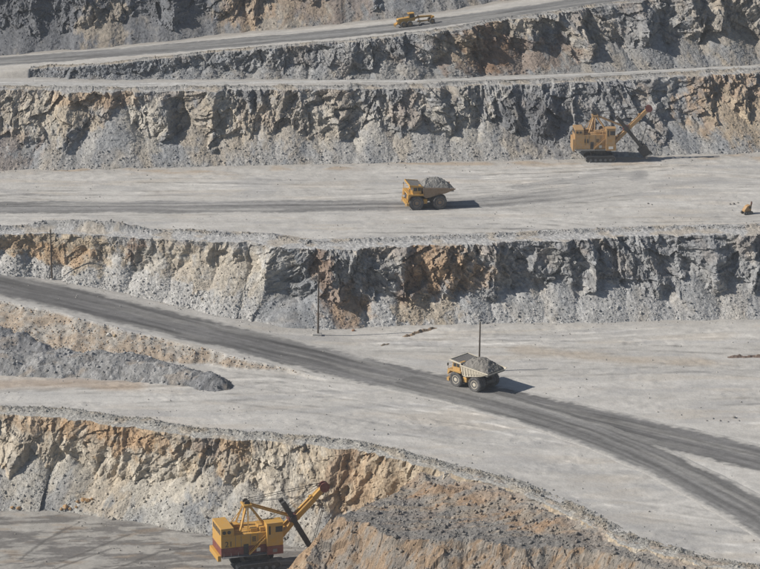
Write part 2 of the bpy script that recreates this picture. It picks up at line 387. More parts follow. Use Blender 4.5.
W1 = build_wall('rock_face_lower', crest1, toe1,
    [(-88,5,1.6,-.2), (-76,6,2.0,-.25), (-66,5,1.0,-.2), (-56,4,0.9,-.1), (-38,5,1.5,-.1), (-30,5,0.8,-.3), (-9,6,1.8,.0)],
    [(20,.7,14,.5,'pale',.5), (40,.93,10,.12,'orange',.6), (105,.88,12,.2,'orange',.85), (135,.8,12,.3,'orange',.65), (150,.45,14,.3,'pale',.85), (225,.85,6,.25,'orange',.7), (200,.9,5,.2,'dark',.5),
     (120,.25,5,.3,'tan',.6), (85,.6,10,.3,'pale',.6), (270,.5,14,.4,'pale',.6), (300,.8,10,.3,'pale',.5), (360,.8,12,.5,'tan',.8), (380,.7,8,.5,'orange',.6), (410,.8,8,.5,'tan',.6), (345,.85,3,.4,'rust',.5)],
    21, base='tan', phi=64, warm=0.22, palev=0.75, tal_col=(0.36, 0.35, 0.325), berm=(3.2, 0.65), rock_amp=([-150, -10, 4, 20], [0.62, 0.6, 0.5, 0.3]), rows=92, auto=16, lip_h=lambda x: -0.45*sstep(2, 16, x), fans=((-20,.5), (8,.42), (38,.5), (75,.52), (110,.35), (150,.36), (185,.45), (214,.62), (250,.5), (285,.45)), ft=([-150, -12, -4, 8, 14], [0.46, 0.46, 0.5, 0.85, 0.9]))
W2 = build_wall('rock_face_middle', crest2, toe2,
    [(-60,3,1.3,-.1), (-47,4,1.5,-.3), (-40,4,1.6,-.25), (-34.5,4,1.4,-.3), (-24,9,4.2,-.05), (-7,7,2.8,-.35), (6,6,2.2,-.1), (16,5,2.4,.05), (29,5,1.9,-.2), (44,5,2.2,.05), (51,4.5,2.4,.0), (64,7,3.0,.3), (72,4,1.8,.1), (81,6,2.4,.1), (92,5,2.0,-.1)],
    [(60,.18,32,.5,'ash',.85), (180,.25,24,.6,'ash',.85), (245,.4,14,.8,'ash',.8), (640,.12,40,.35,'ash',.5), (20,.8,22,.3,'tan',.85), (75,.6,14,.35,'tan',.8), (60,.55,10,.22,'orange',.75), (10,.75,10,.2,'orange',.6), (137,.72,2.5,.3,'rust',.7), (165,.7,9,.35,'pale',.6), (215,.65,14,.4,'tan',.6), (255,.6,14,.4,'pale',.5),
     (300,.45,6,.6,'blue',.6), (322,.75,3,.35,'rust',.65), (340,.3,6,.3,'rust',.6), (350,.2,5,.2,'orange',.5), (425,.65,6,.4,'rust',.55), (440,.75,9,.35,'orange',.7), (410,.45,4,.4,'rust',.5), (420,.15,9,.2,'tan',.7),  # the blue patch paints shade into the recess
     (470,.6,5,.3,'orange',.5), (620,.5,30,.6,'blue',.2), (700,.6,24,.6,'grey',.4)],
    33, base='grey', warm=0.22, tal_col=(0.395, 0.392, 0.385), berm=(3.0, 0.6), lip=11, tal_off=-0.4, rock_amp=([-120, -60, -30, -25, -21], [0.5, 0.45, 0.35, 0.8, 1.05]), fans=((-20,.66), (15,.68), (50,.66), (90,.7), (120,.64), (165,.7), (205,.75), (240,.8), (265,.7), (340,.3), (385,.4), (430,.3), (470,.52), (500,.4), (560,.52), (605,.48), (640,.42), (690,.5), (735,.45)), ft=([-150, -60, -45, -34, -27, -20, 100], [0.62, 0.60, 0.58, 0.68, 0.72, 0.42, 0.42]), lip_h=lambda x: 1.9*np.exp(-((x+72)/12)**2))
W3 = build_wall('rock_face_upper', crest3, toe3,
    [(-105,6,2.6,-.1), (-83,7,3.0,.0), (-73,5,1.8,.1), (-60,8,3.2,.15), (-44,7,3.0,-.15), (-36,4,1.6,.1), (-26,5,1.8,-.2), (-17,5,1.5,.1), (-9,6,2.2,-.25), (-1,4,1.7,.0), (6,5,2.0,-.1), (16,6,2.3,.05), (24,6,2.6,-.15), (36,5,2.2,.0), (44,8,3.6,.1), (60,6,2.2,0), (74,6,2.4,-.1), (88,7,2.6,0), (98,5,2,.0), (106,5,2,-.1)],
    [(20,.75,12,.35,'tan',.55), (48,.65,10,.35,'pale',.6), (80,.75,8,.35,'tan',.6), (5,.2,12,.3,'rust',.35), (100,.9,14,.14,'orange',.5), (148,.6,7,.4,'pale',.65), (222,.65,5,.4,'pale',.8), (195,.6,6,.4,'tan',.5), (230,.3,9,.3,'tan',.3),
     (290,.6,18,.4,'tan',.4), (345,.55,12,.4,'pale',.35), (455,.6,10,.45,'pale',.5), (545,.5,12,.5,'dark',.75), (515,.6,8,.4,'dark',.5), (600,.4,16,.5,'grey',.6), (740,.6,20,.5,'orange',.6), (725,.45,10,.4,'tan',.6), (755,.3,10,.3,'tan',.6)],  # the dark patches paint shade into the gullies
    47, base='grey', warm=0.28, tal_col=(0.345, 0.338, 0.325), berm=(2.2, 0.6), lip=6.0, fans=((20,.3), (60,.36), (115,.76), (150,.4), (190,.45), (250,.4), (288,.48), (330,.38), (375,.52), (420,.5), (455,.35), (500,.42), (540,.3), (580,.42), (625,.45), (680,.4), (715,.6), (750,.55)))
W4 = build_wall('rock_face_under_ramp', crest4, toe4,
    [(-96,8,2.2,.1), (-84,6,1.8,0), (-30,7,2.4,.1), (-8,7,2.0,-.1), (14,7,2.4,-.1), (24,6,3.0,-.1), (34,6,1.8,.1), (41,7,3.0,.1), (57,8,3.6,-.1), (73,9,4.2,.1), (88,7,3.0,.0), (96,6,2.2,0), (108,6,2,0)],
    [(80,.5,22,.6,'dark',.6), (140,.5,30,.8,'blue',.5), (480,.6,9,.6,'rust',.75), (500,.3,20,.35,'rust',.5), (455,.6,8,.4,'tan',.5), (520,.85,12,.2,'tan',.5), (590,.6,8,.3,'tan',.4), (300,.5,24,.5,'grey',.5), (660,.5,18,.6,'grey',.5), (740,.55,20,.5,'tan',.4)],
    59, base='grey', phi=66, warm=0.24, tal_col=(0.285, 0.28, 0.27), berm=(1.8, 0.3), lip=4.0, rows=76, palev=0.25, fans=((180,.5), (270,.55), (330,.5), (385,.55), (410,.6), (455,.65), (500,.6), (545,.35), (600,.4), (640,.55), (720,.5)))
W5 = build_wall('rock_face_top', crest5, toe5,
    [(-100,9,3.2,.2), (-84,8,3.0,.1), (-60,9,4.2,.1), (-44,8,3.2,.1), (-36,6,2.6,.0), (-22,8,3.6,.1), (-4,8,3.0,.1), (12,8,3.0,0), (30,8,3,0), (50,8,3,0), (70,8,3,0)],
    [(30,.5,30,1.0,'dark',.9), (80,.5,28,1.0,'dark',.8), (150,.5,26,1.0,'dark',.55), (210,.5,20,.9,'dark',.4), (105,.3,8,.4,'tan',.5), (270,.4,16,.5,'tan',.5), (245,.3,9,.35,'orange',.45), (330,.4,18,.4,'rust',.35)],  # dark patches paint in the shade over the left of this face
    71, base='blue', phi=66, warm=0.16, tal_col=(0.225, 0.22, 0.215), berm=(2, 0.6), rows=84, palev=0.1, tal_off=-0.5)  # base and scree toned down for the same shade

# ------------------------------------------------------------------ bench floors
c1y = lambda x: np.interp(x, W1['crest'][:, 0], W1['crest'][:, 1]); t1y = lambda x: np.interp(x, W1['toe'][:, 0], W1['toe'][:, 1])
c2y = lambda x: np.interp(x, W2['crest'][:, 0], W2['crest'][:, 1]); t2y = lambda x: np.interp(x, W2['toe'][:, 0], W2['toe'][:, 1])
c3y = lambda x: np.interp(x, W3['crest'][:, 0], W3['crest'][:, 1]); t3y = lambda x: np.interp(x, W3['toe'][:, 0], W3['toe'][:, 1])
c4y = lambda x: np.interp(x, W4['crest'][:, 0], W4['crest'][:, 1]); t4y = lambda x: np.interp(x, W4['toe'][:, 0], W4['toe'][:, 1])
t5y = lambda x: np.interp(x, W5['toe'][:, 0], W5['toe'][:, 1])
# main haul road on the middle bench, climbing to the left
road_c = line([(-160,246,float(zr_px(-160))), (-80,266,float(zr_px(-80))), (0,284,float(zr_px(0))), (60,297,float(zr_px(60))), (130,314,float(zr_px(130))), (200,331,float(zr_px(200))), (280,350,float(zr_px(280))),
               (350,367,0), (410,381,0), (470,393,0), (540,408,0), (600,421,0), (680,440,0), (760,459,0), (860,484,0)])
ry = lambda x: np.interp(x, road_c[:, 0], road_c[:, 1])
zrx = lambda x: np.interp(x, toe2[:, 0], toe2[:, 2])
HALF = 9.0
BR = line([(400,381,0), (470,397,0), (540,417,0), (600,437,0), (660,463,0), (720,494,0), (780,528,0), (860,580,0)])
def floor2z(x, y):
    zr = np.interp(x, road_c[:, 0], road_c[:, 2])
    edge = ry(x)-HALF-3.0-1.2*fbm(x/9, x*0+5, 3, 91)
    down = np.maximum(0, edge-y)
    emb = zr-np.maximum(0, down-0.4)*0.62
    z = np.maximum(np.minimum(emb, zr), 0)
    on = (z > 0.15) & (z < zr-0.2)
    z = z+np.where(on, 0.4*fbm(x/4, y/4, 4, 92)+0.32*fbm(x/1.4, y/1.4, 2, 94), 0)
    rb = np.minimum(np.abs(y-ry(x)), np.abs(y-np.interp(x, BR[:, 0], BR[:, 1]))+np.where(x < BR[0, 0], 99, 0))
    rough = sstep(11, 17, rb)*sstep(-0.2, 0.5, fbm(x/16, y/10, 2, 95))
    return z+0.07*fbm(x/9, y/9, 2, 93)+rough*0.13*fbm(x/2.4, y/2.4, 3, 96)
def floor_grid(name, x0, x1, dx, front, back, ny, zf, colf, mat, smooth=True):
    x = np.arange(x0, x1, dx)
    t = np.linspace(0, 1, ny)
    X = np.repeat(x[:, None], ny, 1); Y = front(x)[:, None]*(1-t)+back(x)[:, None]*t
    Z = zf(X, Y); K = colf(X, Y, Z)
    o = grid_mesh(name, np.stack([X, Y, Z], -1), K, mat, smooth); tag(o, kind='structure')
    return o
DUST = np.array([0.468, 0.453, 0.427])
def dust_col(X, Y, seed, tan=0.35):
    K = np.broadcast_to(DUST, X.shape+(3,)).copy()
    w = Y+1.5*fbm(X/40, Y/20, 2, seed+9)
    st = fbm(X/26, w/12, 4, seed, 0.55); st2 = fbm(X/5, w/4, 4, seed+1, 0.7)
    thin = fbm(X/20, w/1.3, 2, seed+4)*sstep(0.0, 0.5, fbm(X/35, Y/12, 2, seed+5))
    K = K*(1+0.11*st+0.09*st2+0.07*thin)[..., None]
    K = mixc(K, (0.46, 0.40, 0.325), tan*sstep(0.05, 0.7, fbm(X/30, Y/7, 4, seed+2)))
    K = mixc(K, (0.36, 0.355, 0.35), 0.6*sstep(0.1, 0.7, fbm(X/22, Y/6, 4, seed+3)))
    return K
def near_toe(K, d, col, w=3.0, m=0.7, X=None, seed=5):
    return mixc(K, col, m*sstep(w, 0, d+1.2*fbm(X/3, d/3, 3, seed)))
def curve_d(X, Y, pts):
    """distance to a polyline on the ground and the arc-length there"""
    best = np.full(X.shape, 1e9)
    for a, b in zip(pts[:-1], pts[1:]):
        ax, ay = a[0], a[1]; vx, vy = b[0]-ax, b[1]-ay; l2 = vx*vx+vy*vy
        t = np.clip(((X-ax)*vx+(Y-ay)*vy)/l2, 0, 1)
        best = np.minimum(best, np.hypot(X-ax-t*vx, Y-ay-t*vy))
    return best
def tracks(K, X, Y, polys, col, half, m):
    for pts, hw, mm in polys:
        d = curve_d(X, Y, pts)+0.5*fbm(X/5, Y/5, 3, 77)
        rut = 0.5+0.5*np.cos(d*2.2)
        K = mixc(K, col, mm*sstep(hw, hw*0.55, d)*(0.6+0.4*rut))
    return K
def wheel_marks(K, X, Y, seed, n, x0, x1, y0f, y1f, slope):
    rg = np.random.default_rng(seed)
    for _ in range(n):
        xa = rg.uniform(x0, x1-30); ln = rg.uniform(25, 80); t = rg.uniform(0.05, 0.95)
        xx = np.linspace(xa, xa+ln, 9); yb = y0f(xa)*(1-t)+y1f(xa)*t
        yy = yb+(xx-xa)*(slope+rg.normal()*0.12)+rg.normal()*5*((xx-xa)/ln)**2
        m = (X[:, 0] > xa-4) & (X[:, 0] < xa+ln+4)
        if not m.any(): continue
        Xs, Ys = X[m], Y[m]
        yc = np.interp(Xs, xx, yy)+0.4*fbm(Xs/8, Xs*0, 2, seed)
        e = sstep(0, 8, Xs-xa)*sstep(0, 8, xa+ln-Xs); a = rg.uniform(0.12, 0.32)*(1 if rg.random() < 0.65 else -0.8)
        d = np.abs(np.abs(Ys-yc)-2.2); mk = e*a*sstep(1.0, 0.2, d)*np.clip(0.7+fbm(Xs/4, Ys/4, 2, seed+1), 0, 1.3)
        K[m] = K[m]*(1-mk)[..., None]
    return K
def col2(X, Y, Z):
    K = dust_col(X, Y, 120, 0.3)
    K = wheel_marks(K, X, Y, 61, 26, -40, 130, lambda x: float(c1y(x))+8, lambda x: float(ry(x))-8, -0.45)
    K = wheel_marks(K, X, Y, 62, 14, -20, 130, lambda x: float(ry(x))+10, lambda x: float(t2y(x))-3, -0.05)
    K = wheel_marks(K, X, Y, 63, 8, -120, -20, lambda x: float(c1y(x))+8, lambda x: 640.0, 0.0)
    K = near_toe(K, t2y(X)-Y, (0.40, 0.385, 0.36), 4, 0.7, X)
    zr = np.interp(X, road_c[:, 0], road_c[:, 2])
    emb = sstep(0.1, 0.5, Z)*sstep(0.1, 0.6, zr-Z)
    ec = mixc(np.broadcast_to(np.array([0.36, 0.335, 0.30]), X.shape+(3,)), (0.36, 0.295, 0.23), 0.9*sstep(-0.35, 0.45, fbm(X/6, Y/4, 6, 131, 0.7)))
    ec = ec*(0.75+0.5*h2(np.floor(X/0.5), np.floor(Y/0.7), 3))[..., None]
    K = K*(1-emb[..., None])+ec*emb[..., None]
    # brown fines in front of the stone piles, wheel marks over the flat
    pb = [line([(-60,384,0), (60,383,0), (130,386,0)])]
    d = curve_d(X, Y, pb[0])+1.2*fbm(X/9, Y/3, 3, 141); K = mixc(K, (0.36, 0.265, 0.185), 0.55*sstep(6, 1, d))
    tr = [(line([(-80,400,0), (100,402,0), (220,398,0), (330,385,0), (420,392,0)]), 5, -0.0),
          (line([(260,408,0), (360,420,0), (480,440,0), (560,470,0), (640,505,0)]), 4, 0.25),
          (line([(300,425,0), (430,450,0), (540,486,0), (640,530,0)]), 2.0, 0.3),
          (line([(520,345,0), (620,352,0), (760,360,0)]), 4, 0.15), (line([(500,365,0), (620,372,0), (760,395,0)]), 5, 0.12),
          (line([(600,512,0), (660,527,0), (690,545,0)]), 4, 0.4), (line([(400,345,0), (480,336,0), (600,338,0)]), 3, 0.2)]
    K = tracks(K, X, Y, [t for t in tr if t[2] > 0], (0.31, 0.305, 0.30), 1, 1)
    lt = [line([(500,392,0), (600,412,0), (700,433,0), (780,452,0)]), line([(655,452,0), (700,468,0), (760,498,0)]), line([(-60,398,0), (110,399,0), (220,396,0)])]
    for l in lt:
        d = curve_d(X, Y, l)+0.7*fbm(X/8, Y/4, 3, 151); K = mixc(K, (0.56, 0.545, 0.515), 0.55*sstep(5, 1, d))
    K = mixc(K, (0.41, 0.34, 0.26), 0.5*sstep(5, 0.5, curve_d(X, Y, line([(520,350,0), (640,361,0), (700,362,0)]))+1.5*fbm(X/10, Y/4, 3, 152)))
    return K
floor_grid('bench_floor_middle', -150, 150, 0.45, lambda x: c1y(x)+5.6, lambda x: t2y(x)+9, 260, floor2z, col2, M_dust)

UR = un(300, 206.5, Z3).y
def floor3z(x, y):
    rough = sstep(9, 14, np.abs(y-np.interp(x, [-150, 5, 30, 70], [UR, UR, UR+4, UR+26])))*sstep(-0.2, 0.5, fbm(x/16, y/10, 2, 197))
    return Z3+0.08*fbm(x/9, y/9, 2, 193)+rough*0.10*fbm(x/2.4, y/2.4, 3, 198)+0.10*fbm(x/3, y/2.2, 3, 194)*sstep(20, 3, t3y(x)-y)
def col3(X, Y, Z):
    K = dust_col(X, Y, 220, 0.3)
    K = wheel_marks(K, X, Y, 64, 34, -120, 130, lambda x: float(c2y(x))+12, lambda x: float(t3y(x))-5, 0.03)
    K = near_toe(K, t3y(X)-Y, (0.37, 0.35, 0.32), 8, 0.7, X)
    K = mixc(K, (0.38, 0.29, 0.20), 0.6*sstep(7, 1, t3y(X)-Y-3+3*fbm(X/9, Y/3, 3, 195))*sstep(0, 0.5, fbm(X/15, Y/9, 2, 196)))
    tr = [(line([(400,205,Z3), (520,205,Z3), (600,197,Z3), (660,186,Z3), (720,180,Z3)]), 3.0, 0.6), (line([(440,201,Z3), (560,190,Z3), (640,178,Z3), (640,172,Z3)]), 2.6, 0.85),
          (line([(520,187,Z3), (560,181,Z3), (600,176,Z3), (640,174,Z3)]), 3.2, 0.8), (line([(540,178,Z3), (580,172,Z3), (620,171,Z3)]), 2.0, 0.35), (line([(500,195,Z3), (600,185,Z3), (700,178,Z3), (780,180,Z3)]), 2.0, 0.3),
          (line([(-60,220,Z3), (200,222,Z3), (400,222,Z3)]), 2.0, 0.2), (line([(250,178,Z3), (330,182,Z3), (430,183,Z3)]), 4.0, 0.25)]
    K = tracks(K, X, Y, tr, (0.29, 0.285, 0.28), 1, 1)
    return K
floor_grid('bench_floor_upper', -150, 150, 0.5, lambda x: c2y(x)+9.6, lambda x: t3y(x)+9, 220, floor3z, col3, M_dust)

def floor4z(x, y): return Z4+0.07*fbm(x/9, y/9, 2, 293)+0.5*np.exp(-((y-t4y(x)+7+0.8*fbm(x/14, x*0, 2, 291))/0.7)**2)*sstep(-75, -55, x)
def col4(X, Y, Z):
    K = dust_col(X, Y, 320, 0.2)*0.9
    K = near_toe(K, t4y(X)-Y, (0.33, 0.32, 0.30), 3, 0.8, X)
    K = mixc(K, (0.29, 0.275, 0.255), 0.7*sstep(0.15, 0.4, Z-Z4))
    return K
def f4back(x): return np.where(x < -95, un(0, 63, 36)[1]+16, t4y(x)+8)
floor_grid('bench_floor_high', -160, 160, 0.6, lambda x: c3y(x)+4.6, f4back, 60, floor4z, col4, M_dust)
def z5x(x): return np.interp(x, crest5[:, 0], toe5[:, 2])
def f5front(x):
    L = line([(-160,86,31.4), (-60,80,33.8), (0,75.5,35.3), (30,72,36.0)])
    return np.where(x < W4['crest'][0, 0], np.interp(x, L[:, 0], L[:, 1]), c4y(x)+2.7)
def ramp_z(x, y):
    return np.maximum(z5x(x)+0.05*fbm(x/9, y/9, 2, 393), 0)-np.where(x < W4['crest'][0, 0]+3, 2.2*sstep(3.0, 0, y-f5front(x)), 0.6*sstep(2.0, 0, y-f5front(x)))
def col5(X, Y, Z):
    K = dust_col(X, Y, 420, 0.25)*0.93
    return near_toe(K, t5y(X)-Y, (0.31, 0.29, 0.265), 4, 0.8, X)
floor_grid('ramp_floor', -165, 160, 0.6, f5front, lambda x: t5y(x)+8, 70, ramp_z, col5, M_dust)

def floor1z(x, y): return Z1+0.12*fbm(x/8, y/8, 3, 493)+0.05*fbm(x/2, y/2, 2, 494)
def col1(X, Y, Z):
    K = np.broadcast_to(np.array([0.34, 0.325, 0.30]), X.shape+(3,)).copy()
    a = fbm((X+0.6*Y)/16, (Y-0.15*X)/4.5, 5, 520, 0.6)
    K = mixc(K, (0.155, 0.147, 0.14), 0.9*sstep(-0.15, 0.25, a+0.3*sstep(-80, -25, X)-0.25*fbm(X/40, Y/12, 2, 521)))
    b = fbm((X-0.8*Y)/12, Y/2.2, 4, 522, 0.6)
    K = mixc(K, (0.40, 0.385, 0.36), 0.55*sstep(0.15, 0.55, b))
    K = mixc(K, (0.31, 0.23, 0.155), 0.35*sstep(0.2, 0.7, fbm(X/9, Y/4, 4, 523)))
    for l in ([(20,560), (45,540), (80,522)], [(60,562), (95,548), (130,534)], [(55,569), (110,549)], [(100,575), (160,552), (205,545)]):
        d = curve_d(X, Y, line([(a_, b_, Z1) for a_, b_ in l]))+0.25*fbm(X/3, Y/3, 2, 524)
        K = mixc(K, (0.10, 0.095, 0.09), 0.7*sstep(0.55, 0.15, d))
    K = near_toe(K, t1y(X)-Y, (0.33, 0.315, 0.29), 3, 0.7, X)
    return K
floor_grid('pit_floor', -140, 150, 0.45, lambda x: x*0+430, lambda x: np.minimum(t1y(x)+8, 640), 400, floor1z, col1, M_dust)

# ------------------------------------------------------------------ haul roads (darker packed strips)
def road(name, pts, half, zf, lift=0.07, step=0.55, nacross=44, base=(0.185, 0.18, 0.175), edge=(0.40, 0.39, 0.37), seed=5, worn=0.5, fade=(0, 0), merge=None):
    P = np.array([p[:] for p in pts]); seg = np.r_[0, np.cumsum(np.linalg.norm(np.diff(P[:, :2], axis=0), axis=1))]
    n = int(seg[-1]/step); s = np.linspace(0, seg[-1], n)
    xy = np.stack([np.interp(s, seg, P[:, k]) for k in range(2)], 1)
    ker = np.hanning(61); ker /= ker.sum(); pad = np.pad(xy, ((30, 30), (0, 0)), mode='reflect', reflect_type='odd')
    xy = np.stack([np.convolve(pad[:, j], ker, 'valid') for j in range(2)], 1)
    tg = np.gradient(xy, axis=0); tg /= np.linalg.norm(tg, axis=1)[:, None]; nm = np.stack([-tg[:, 1], tg[:, 0]], 1)
    v = np.linspace(-1, 1, nacross)
    hw = half*(1+0.10*fbm(s/15, s*0, 3, seed))[:, None] if np.isscalar(half) else (np.interp(s/seg[-1], *half)*(1+0.06*fbm(s/15, s*0, 3, seed)))[:, None]
    X = xy[:, 0:1]+nm[:, 0:1]*v*hw; Y = xy[:, 1:2]+nm[:, 1:2]*v*hw
    Z = zf(X, Y)+lift-0.10*np.clip((np.abs(v)-0.93)/0.07, 0, 1)
    S = np.repeat(s[:, None], nacross, 1); Vv = np.repeat(v[None], n, 0)
    K = np.broadcast_to(np.array(base), X.shape+(3,)).copy()
    lane = fbm(S/60, Vv*3.2, 3, seed+2, 0.6)+0.5*fbm(S/18, Vv*7, 2, seed+3)
    K = K*(1+0.38*lane)[..., None]
    K = mixc(K, edge, worn*sstep(0.1, 0.6, fbm(S/40, Vv*2.2+3, 3, seed+4)))
    for vc, wd, am in ((-0.52, 0.11, 0.20), (-0.24, 0.10, 0.16), (0.16, 0.10, 0.2), (0.45, 0.11, 0.16)):     # wheel paths
        K = K*(1-am*np.exp(-((Vv-vc-0.05*fbm(S/25, S*0+vc*9, 2, seed+8))/wd)**2)*np.clip(0.8+fbm(S/12, Vv*3, 2, seed+9), 0, 1.4))[..., None]
    K = K*(1+0.13*fbm(S/2.2, Vv*hw/1.6, 3, seed+10))[..., None]
    em = sstep(0.70, 0.92, np.abs(Vv)+0.10*fbm(S/6, Vv*2, 3, seed+5)+0.10*fbm(S/1.4, Vv*hw/1.4, 3, seed+7))
    if merge is not None: em = em*sstep(merge[1]*0.55, merge[1]*0.95, curve_d(X, Y, merge[0]))
    K = mixc(K, DUST*0.95, em)
    fd = np.ones(n)
    if fade[0]: fd *= sstep(0, fade[0], s)
    if fade[1]: fd *= sstep(0, fade[1], seg[-1]-s)
    K = mixc(K, DUST*0.97, np.clip(1-fd[:, None]+0.25*fbm(S/7, Vv*2, 3, seed+6)*(fd[:, None] < 1), 0, 1))
    o = grid_mesh(name, np.stack([X, Y, Z], -1), K, M_road, True); tag(o, kind='structure')
    return o
road('haul_road', road_c, ([0, .3, .55, .75, 1], [10.5, 10.5, 9.5, 8.0, 8.5]), floor2z, seed=600, base=(0.165, 0.162, 0.16), worn=0.35)
road('haul_road_branch', BR, 7.0, floor2z, lift=0.13, seed=620, base=(0.19, 0.187, 0.183), worn=0.4, merge=(road_c, 9.0))
road('bench_road_upper', line([(-160,207.5,Z3), (100,207.5,Z3), (300,206.5,Z3), (400,205.5,Z3), (480,203,Z3), (560,196,Z3), (640,184,Z3)]), 7.0, floor3z, seed=640, base=(0.25, 0.245, 0.24), worn=0.6, fade=(0, 45))
road('ramp_road', line([(-160,72,float(z5_px(-160))), (0,62,float(z5_px(0))), (100,54.5,float(z5_px(100))), (200,46,float(z5_px(200))), (300,37.5,float(z5_px(300))), (400,27.5,float(z5_px(400))), (500,14,float(z5_px(500))), (600,-1,float(z5_px(600))), (760,-24,float(z5_px(760)))]), 7.5, lambda x, y: z5x(x)+0.05*fbm(x/9, y/9, 2, 393), seed=660, base=(0.2, 0.2, 0.2), worn=0.35)
road('bench_track_high', line([(-160,83,Z4), (0,83.5,Z4), (120,85,Z4), (250,83,Z4), (430,81,Z4), (580,76,Z4), (760,67,Z4)]), 2.6, floor4z, lift=0.09, seed=680, base=(0.46, 0.455, 0.44), edge=(0.5, 0.49, 0.47))

# ------------------------------------------------------------------ spoil ledge in front (orange earth and broken rock)
zt_px = lambda p: float(np.interp(p, [300, 400, 470, 560, 900], [ZT, ZT, -2.7, -1.5, -1.1]))
ledge = line([(a, b, zt_px(a)) for a, b in [(300,511), (331,514), (358,519), (382,531), (406,538), (464,539), (500,545), (568,546), (596,552), (637,566), (720,592), (820,614)]])
def ledge_z(X, Y):
    yf = np.interp(X, ledge[:, 0], ledge[:, 1])+1.6*fbm(X/8, X*0, 3, 701)
    zt = np.interp(X, ledge[:, 0], ledge[:, 2])
    top = zt+0.35*fbm(X/9, Y/5, 4, 703)+0.12*fbm(X/1.6, Y/1.6, 3, 704)
    back = c1y(X)-Y                                             # mounds pushed up against the bank
    top = top+np.clip(-0.5-zt, 0.4, 3)*(0.85+0.5*fbm(X/8, Y/6, 3, 705))*sstep(16, 2, back+2.5*fbm(X/5, Y/5, 2, 706))*sstep(-2, 10, X)+0.3*fbm(X/4, Y/3, 3, 712)
    ap_ = np.minimum(0.3, 0.25-0.17*(back+4.5))+0.35*fbm(X/5, Y/4, 3, 714)
    top = np.where(X > 4, np.maximum(top, ap_-6*sstep(14, 4, X)), top)
    xl = un(338, 515, ZT).x+np.maximum(0, Y-567)*0.85+1.2*fbm(Y/6, Y*0, 3, 707)
    left = ZT-(xl-X)*1.22+0.5*fbm(X/3, Y/3, 4, 708)+0.25*fbm(X/1.0, Y/1.0, 3, 715)
    fr = zt-(yf-Y)*1.15+0.7*facets(X/4.2+0.1*Y, Y/3.2, 709, 1.0, 1)+0.4*facets(X/1.8, Y/1.5, 710, 1, 1)+0.18*facets(X/0.8, Y/0.7, 713, 1, 1)
    z = np.minimum(np.minimum(top, left+0.4), fr+0.5)
    d, ox, oy, ra, rb, rc = vor(X/0.8, Y/0.8, 711)
    return z+0.28*np.maximum(0, 0.7-d)*ra, (fr+0.5 < np.minimum(top, left+0.4)), (left+0.4 < np.minimum(top, fr+0.5)), back
xs = np.arange(-27, 95, 0.26); ys = np.arange(520, 598, 0.24)
X, Y = np.meshgrid(xs, ys, indexing='ij')
Zl, isf, isl, back = ledge_z(X, Y)
Zl = np.maximum(Zl, Z1-1.5)
cutb = np.where(X > 10, -3.6, 1.0); cb_ = sstep(0, 3.0, cutb-back); Zl = np.where(back < cutb, np.minimum(Zl, 1.0)*(1-cb_)-7*cb_, Zl)
K = np.broadcast_to(np.array([0.29, 0.25, 0.205]), X.shape+(3,)).copy()
K = mixc(K, (0.33, 0.225, 0.145), 0.85*sstep(-0.1, 0.5, fbm(X/9, Y/5, 4, 720)+0.5*sstep(18, 6, back)-0.15))
K = mixc(K, (0.20, 0.195, 0.19), 0.75*sstep(0.1, 0.45, fbm(X/16, Y/3, 4, 721)+0.5*sstep(12, 20, back)-0.1)*(1-sstep(14, 8, back)))
yfr = np.interp(X, ledge[:, 0], ledge[:, 1])
K = mixc(K, (0.185, 0.178, 0.17), 0.85*sstep(8, 3, Y-yfr+2.5*fbm(X/6, Y/3, 3, 724)))
K = mixc(K, (0.36, 0.34, 0.31), 0.6*sstep(8, 0, back+2*fbm(X/6, Y/4, 3, 725))*(X > 8))
K = np.where(isf[..., None], mixc(np.broadcast_to(np.array([0.285, 0.25, 0.212]), K.shape), (0.305, 0.222, 0.152), 0.95*sstep(-0.25, 0.3, fbm(X/6, Y/2.2, 5, 722, 0.65)+0.3*sstep(25, 5, X))), K)
K = np.where(isl[..., None], mixc(np.broadcast_to(np.array([0.33, 0.235, 0.155]), K.shape), (0.37, 0.295, 0.215), 0.8*sstep(-0.1, 0.5, fbm(X/3, Y/3, 5, 723, 0.65))), K)
K = K*(0.78+0.3*h2(np.floor(X/0.45), np.floor(Y/0.45), 9))[..., None]
K = mixc(K, (0.23, 0.22, 0.205), 0.7*sstep(0.0, 0.5, fbm(X/5, Y/3.5, 5, 726, 0.65))*(~isl))
o = grid_mesh('spoil_ledge', np.stack([X, Y, Zl], -1), K, M_gravel); tag(o, kind='structure')

# ------------------------------------------------------------------ loose rubble (uncountable)
for nm, w, n, nb in (('lower_talus_rubble', W1, 9000, 3000), ('middle_talus_rubble', W2, 9000, 2500), ('upper_talus_rubble', W3, 8000, 1000), ('ramp_talus_rubble', W4, 4000, 500), ('top_talus_rubble', W5, 2500, 0)):
    rubble_on(nm, w, n, np.random.default_rng(hash(nm) % 1000 if False else len(nm)*31), nberm=nb)
rg = np.random.default_rng(5)
px = rg.uniform(-100, 5, 90000); py = rg.uniform(600, 720, 90000); pz = floor2z(px, py)
ok = np.where((pz > 0.3) & (pz < np.interp(px, road_c[:, 0], road_c[:, 2])-0.1))[0][:5000]
sz = np.clip(0.08*(1-rg.random(len(ok)))**-0.42, 0.08, 0.38); kc = np.where(rg.random(len(ok))[:, None] < 0.5, [[0.37, 0.28, 0.2]], [[0.38, 0.36, 0.33]])*rg.uniform(0.8, 1.25, len(ok))[:, None]
tag(scatter('embankment_rubble', np.stack([px[ok], py[ok], pz[ok]], 1), sz, kc, rg), kind='stuff')
ii = np.argwhere((Zl > Z1+0.5) & (back > 1.0)); ii = ii[rg.integers(0, len(ii), 6000)]
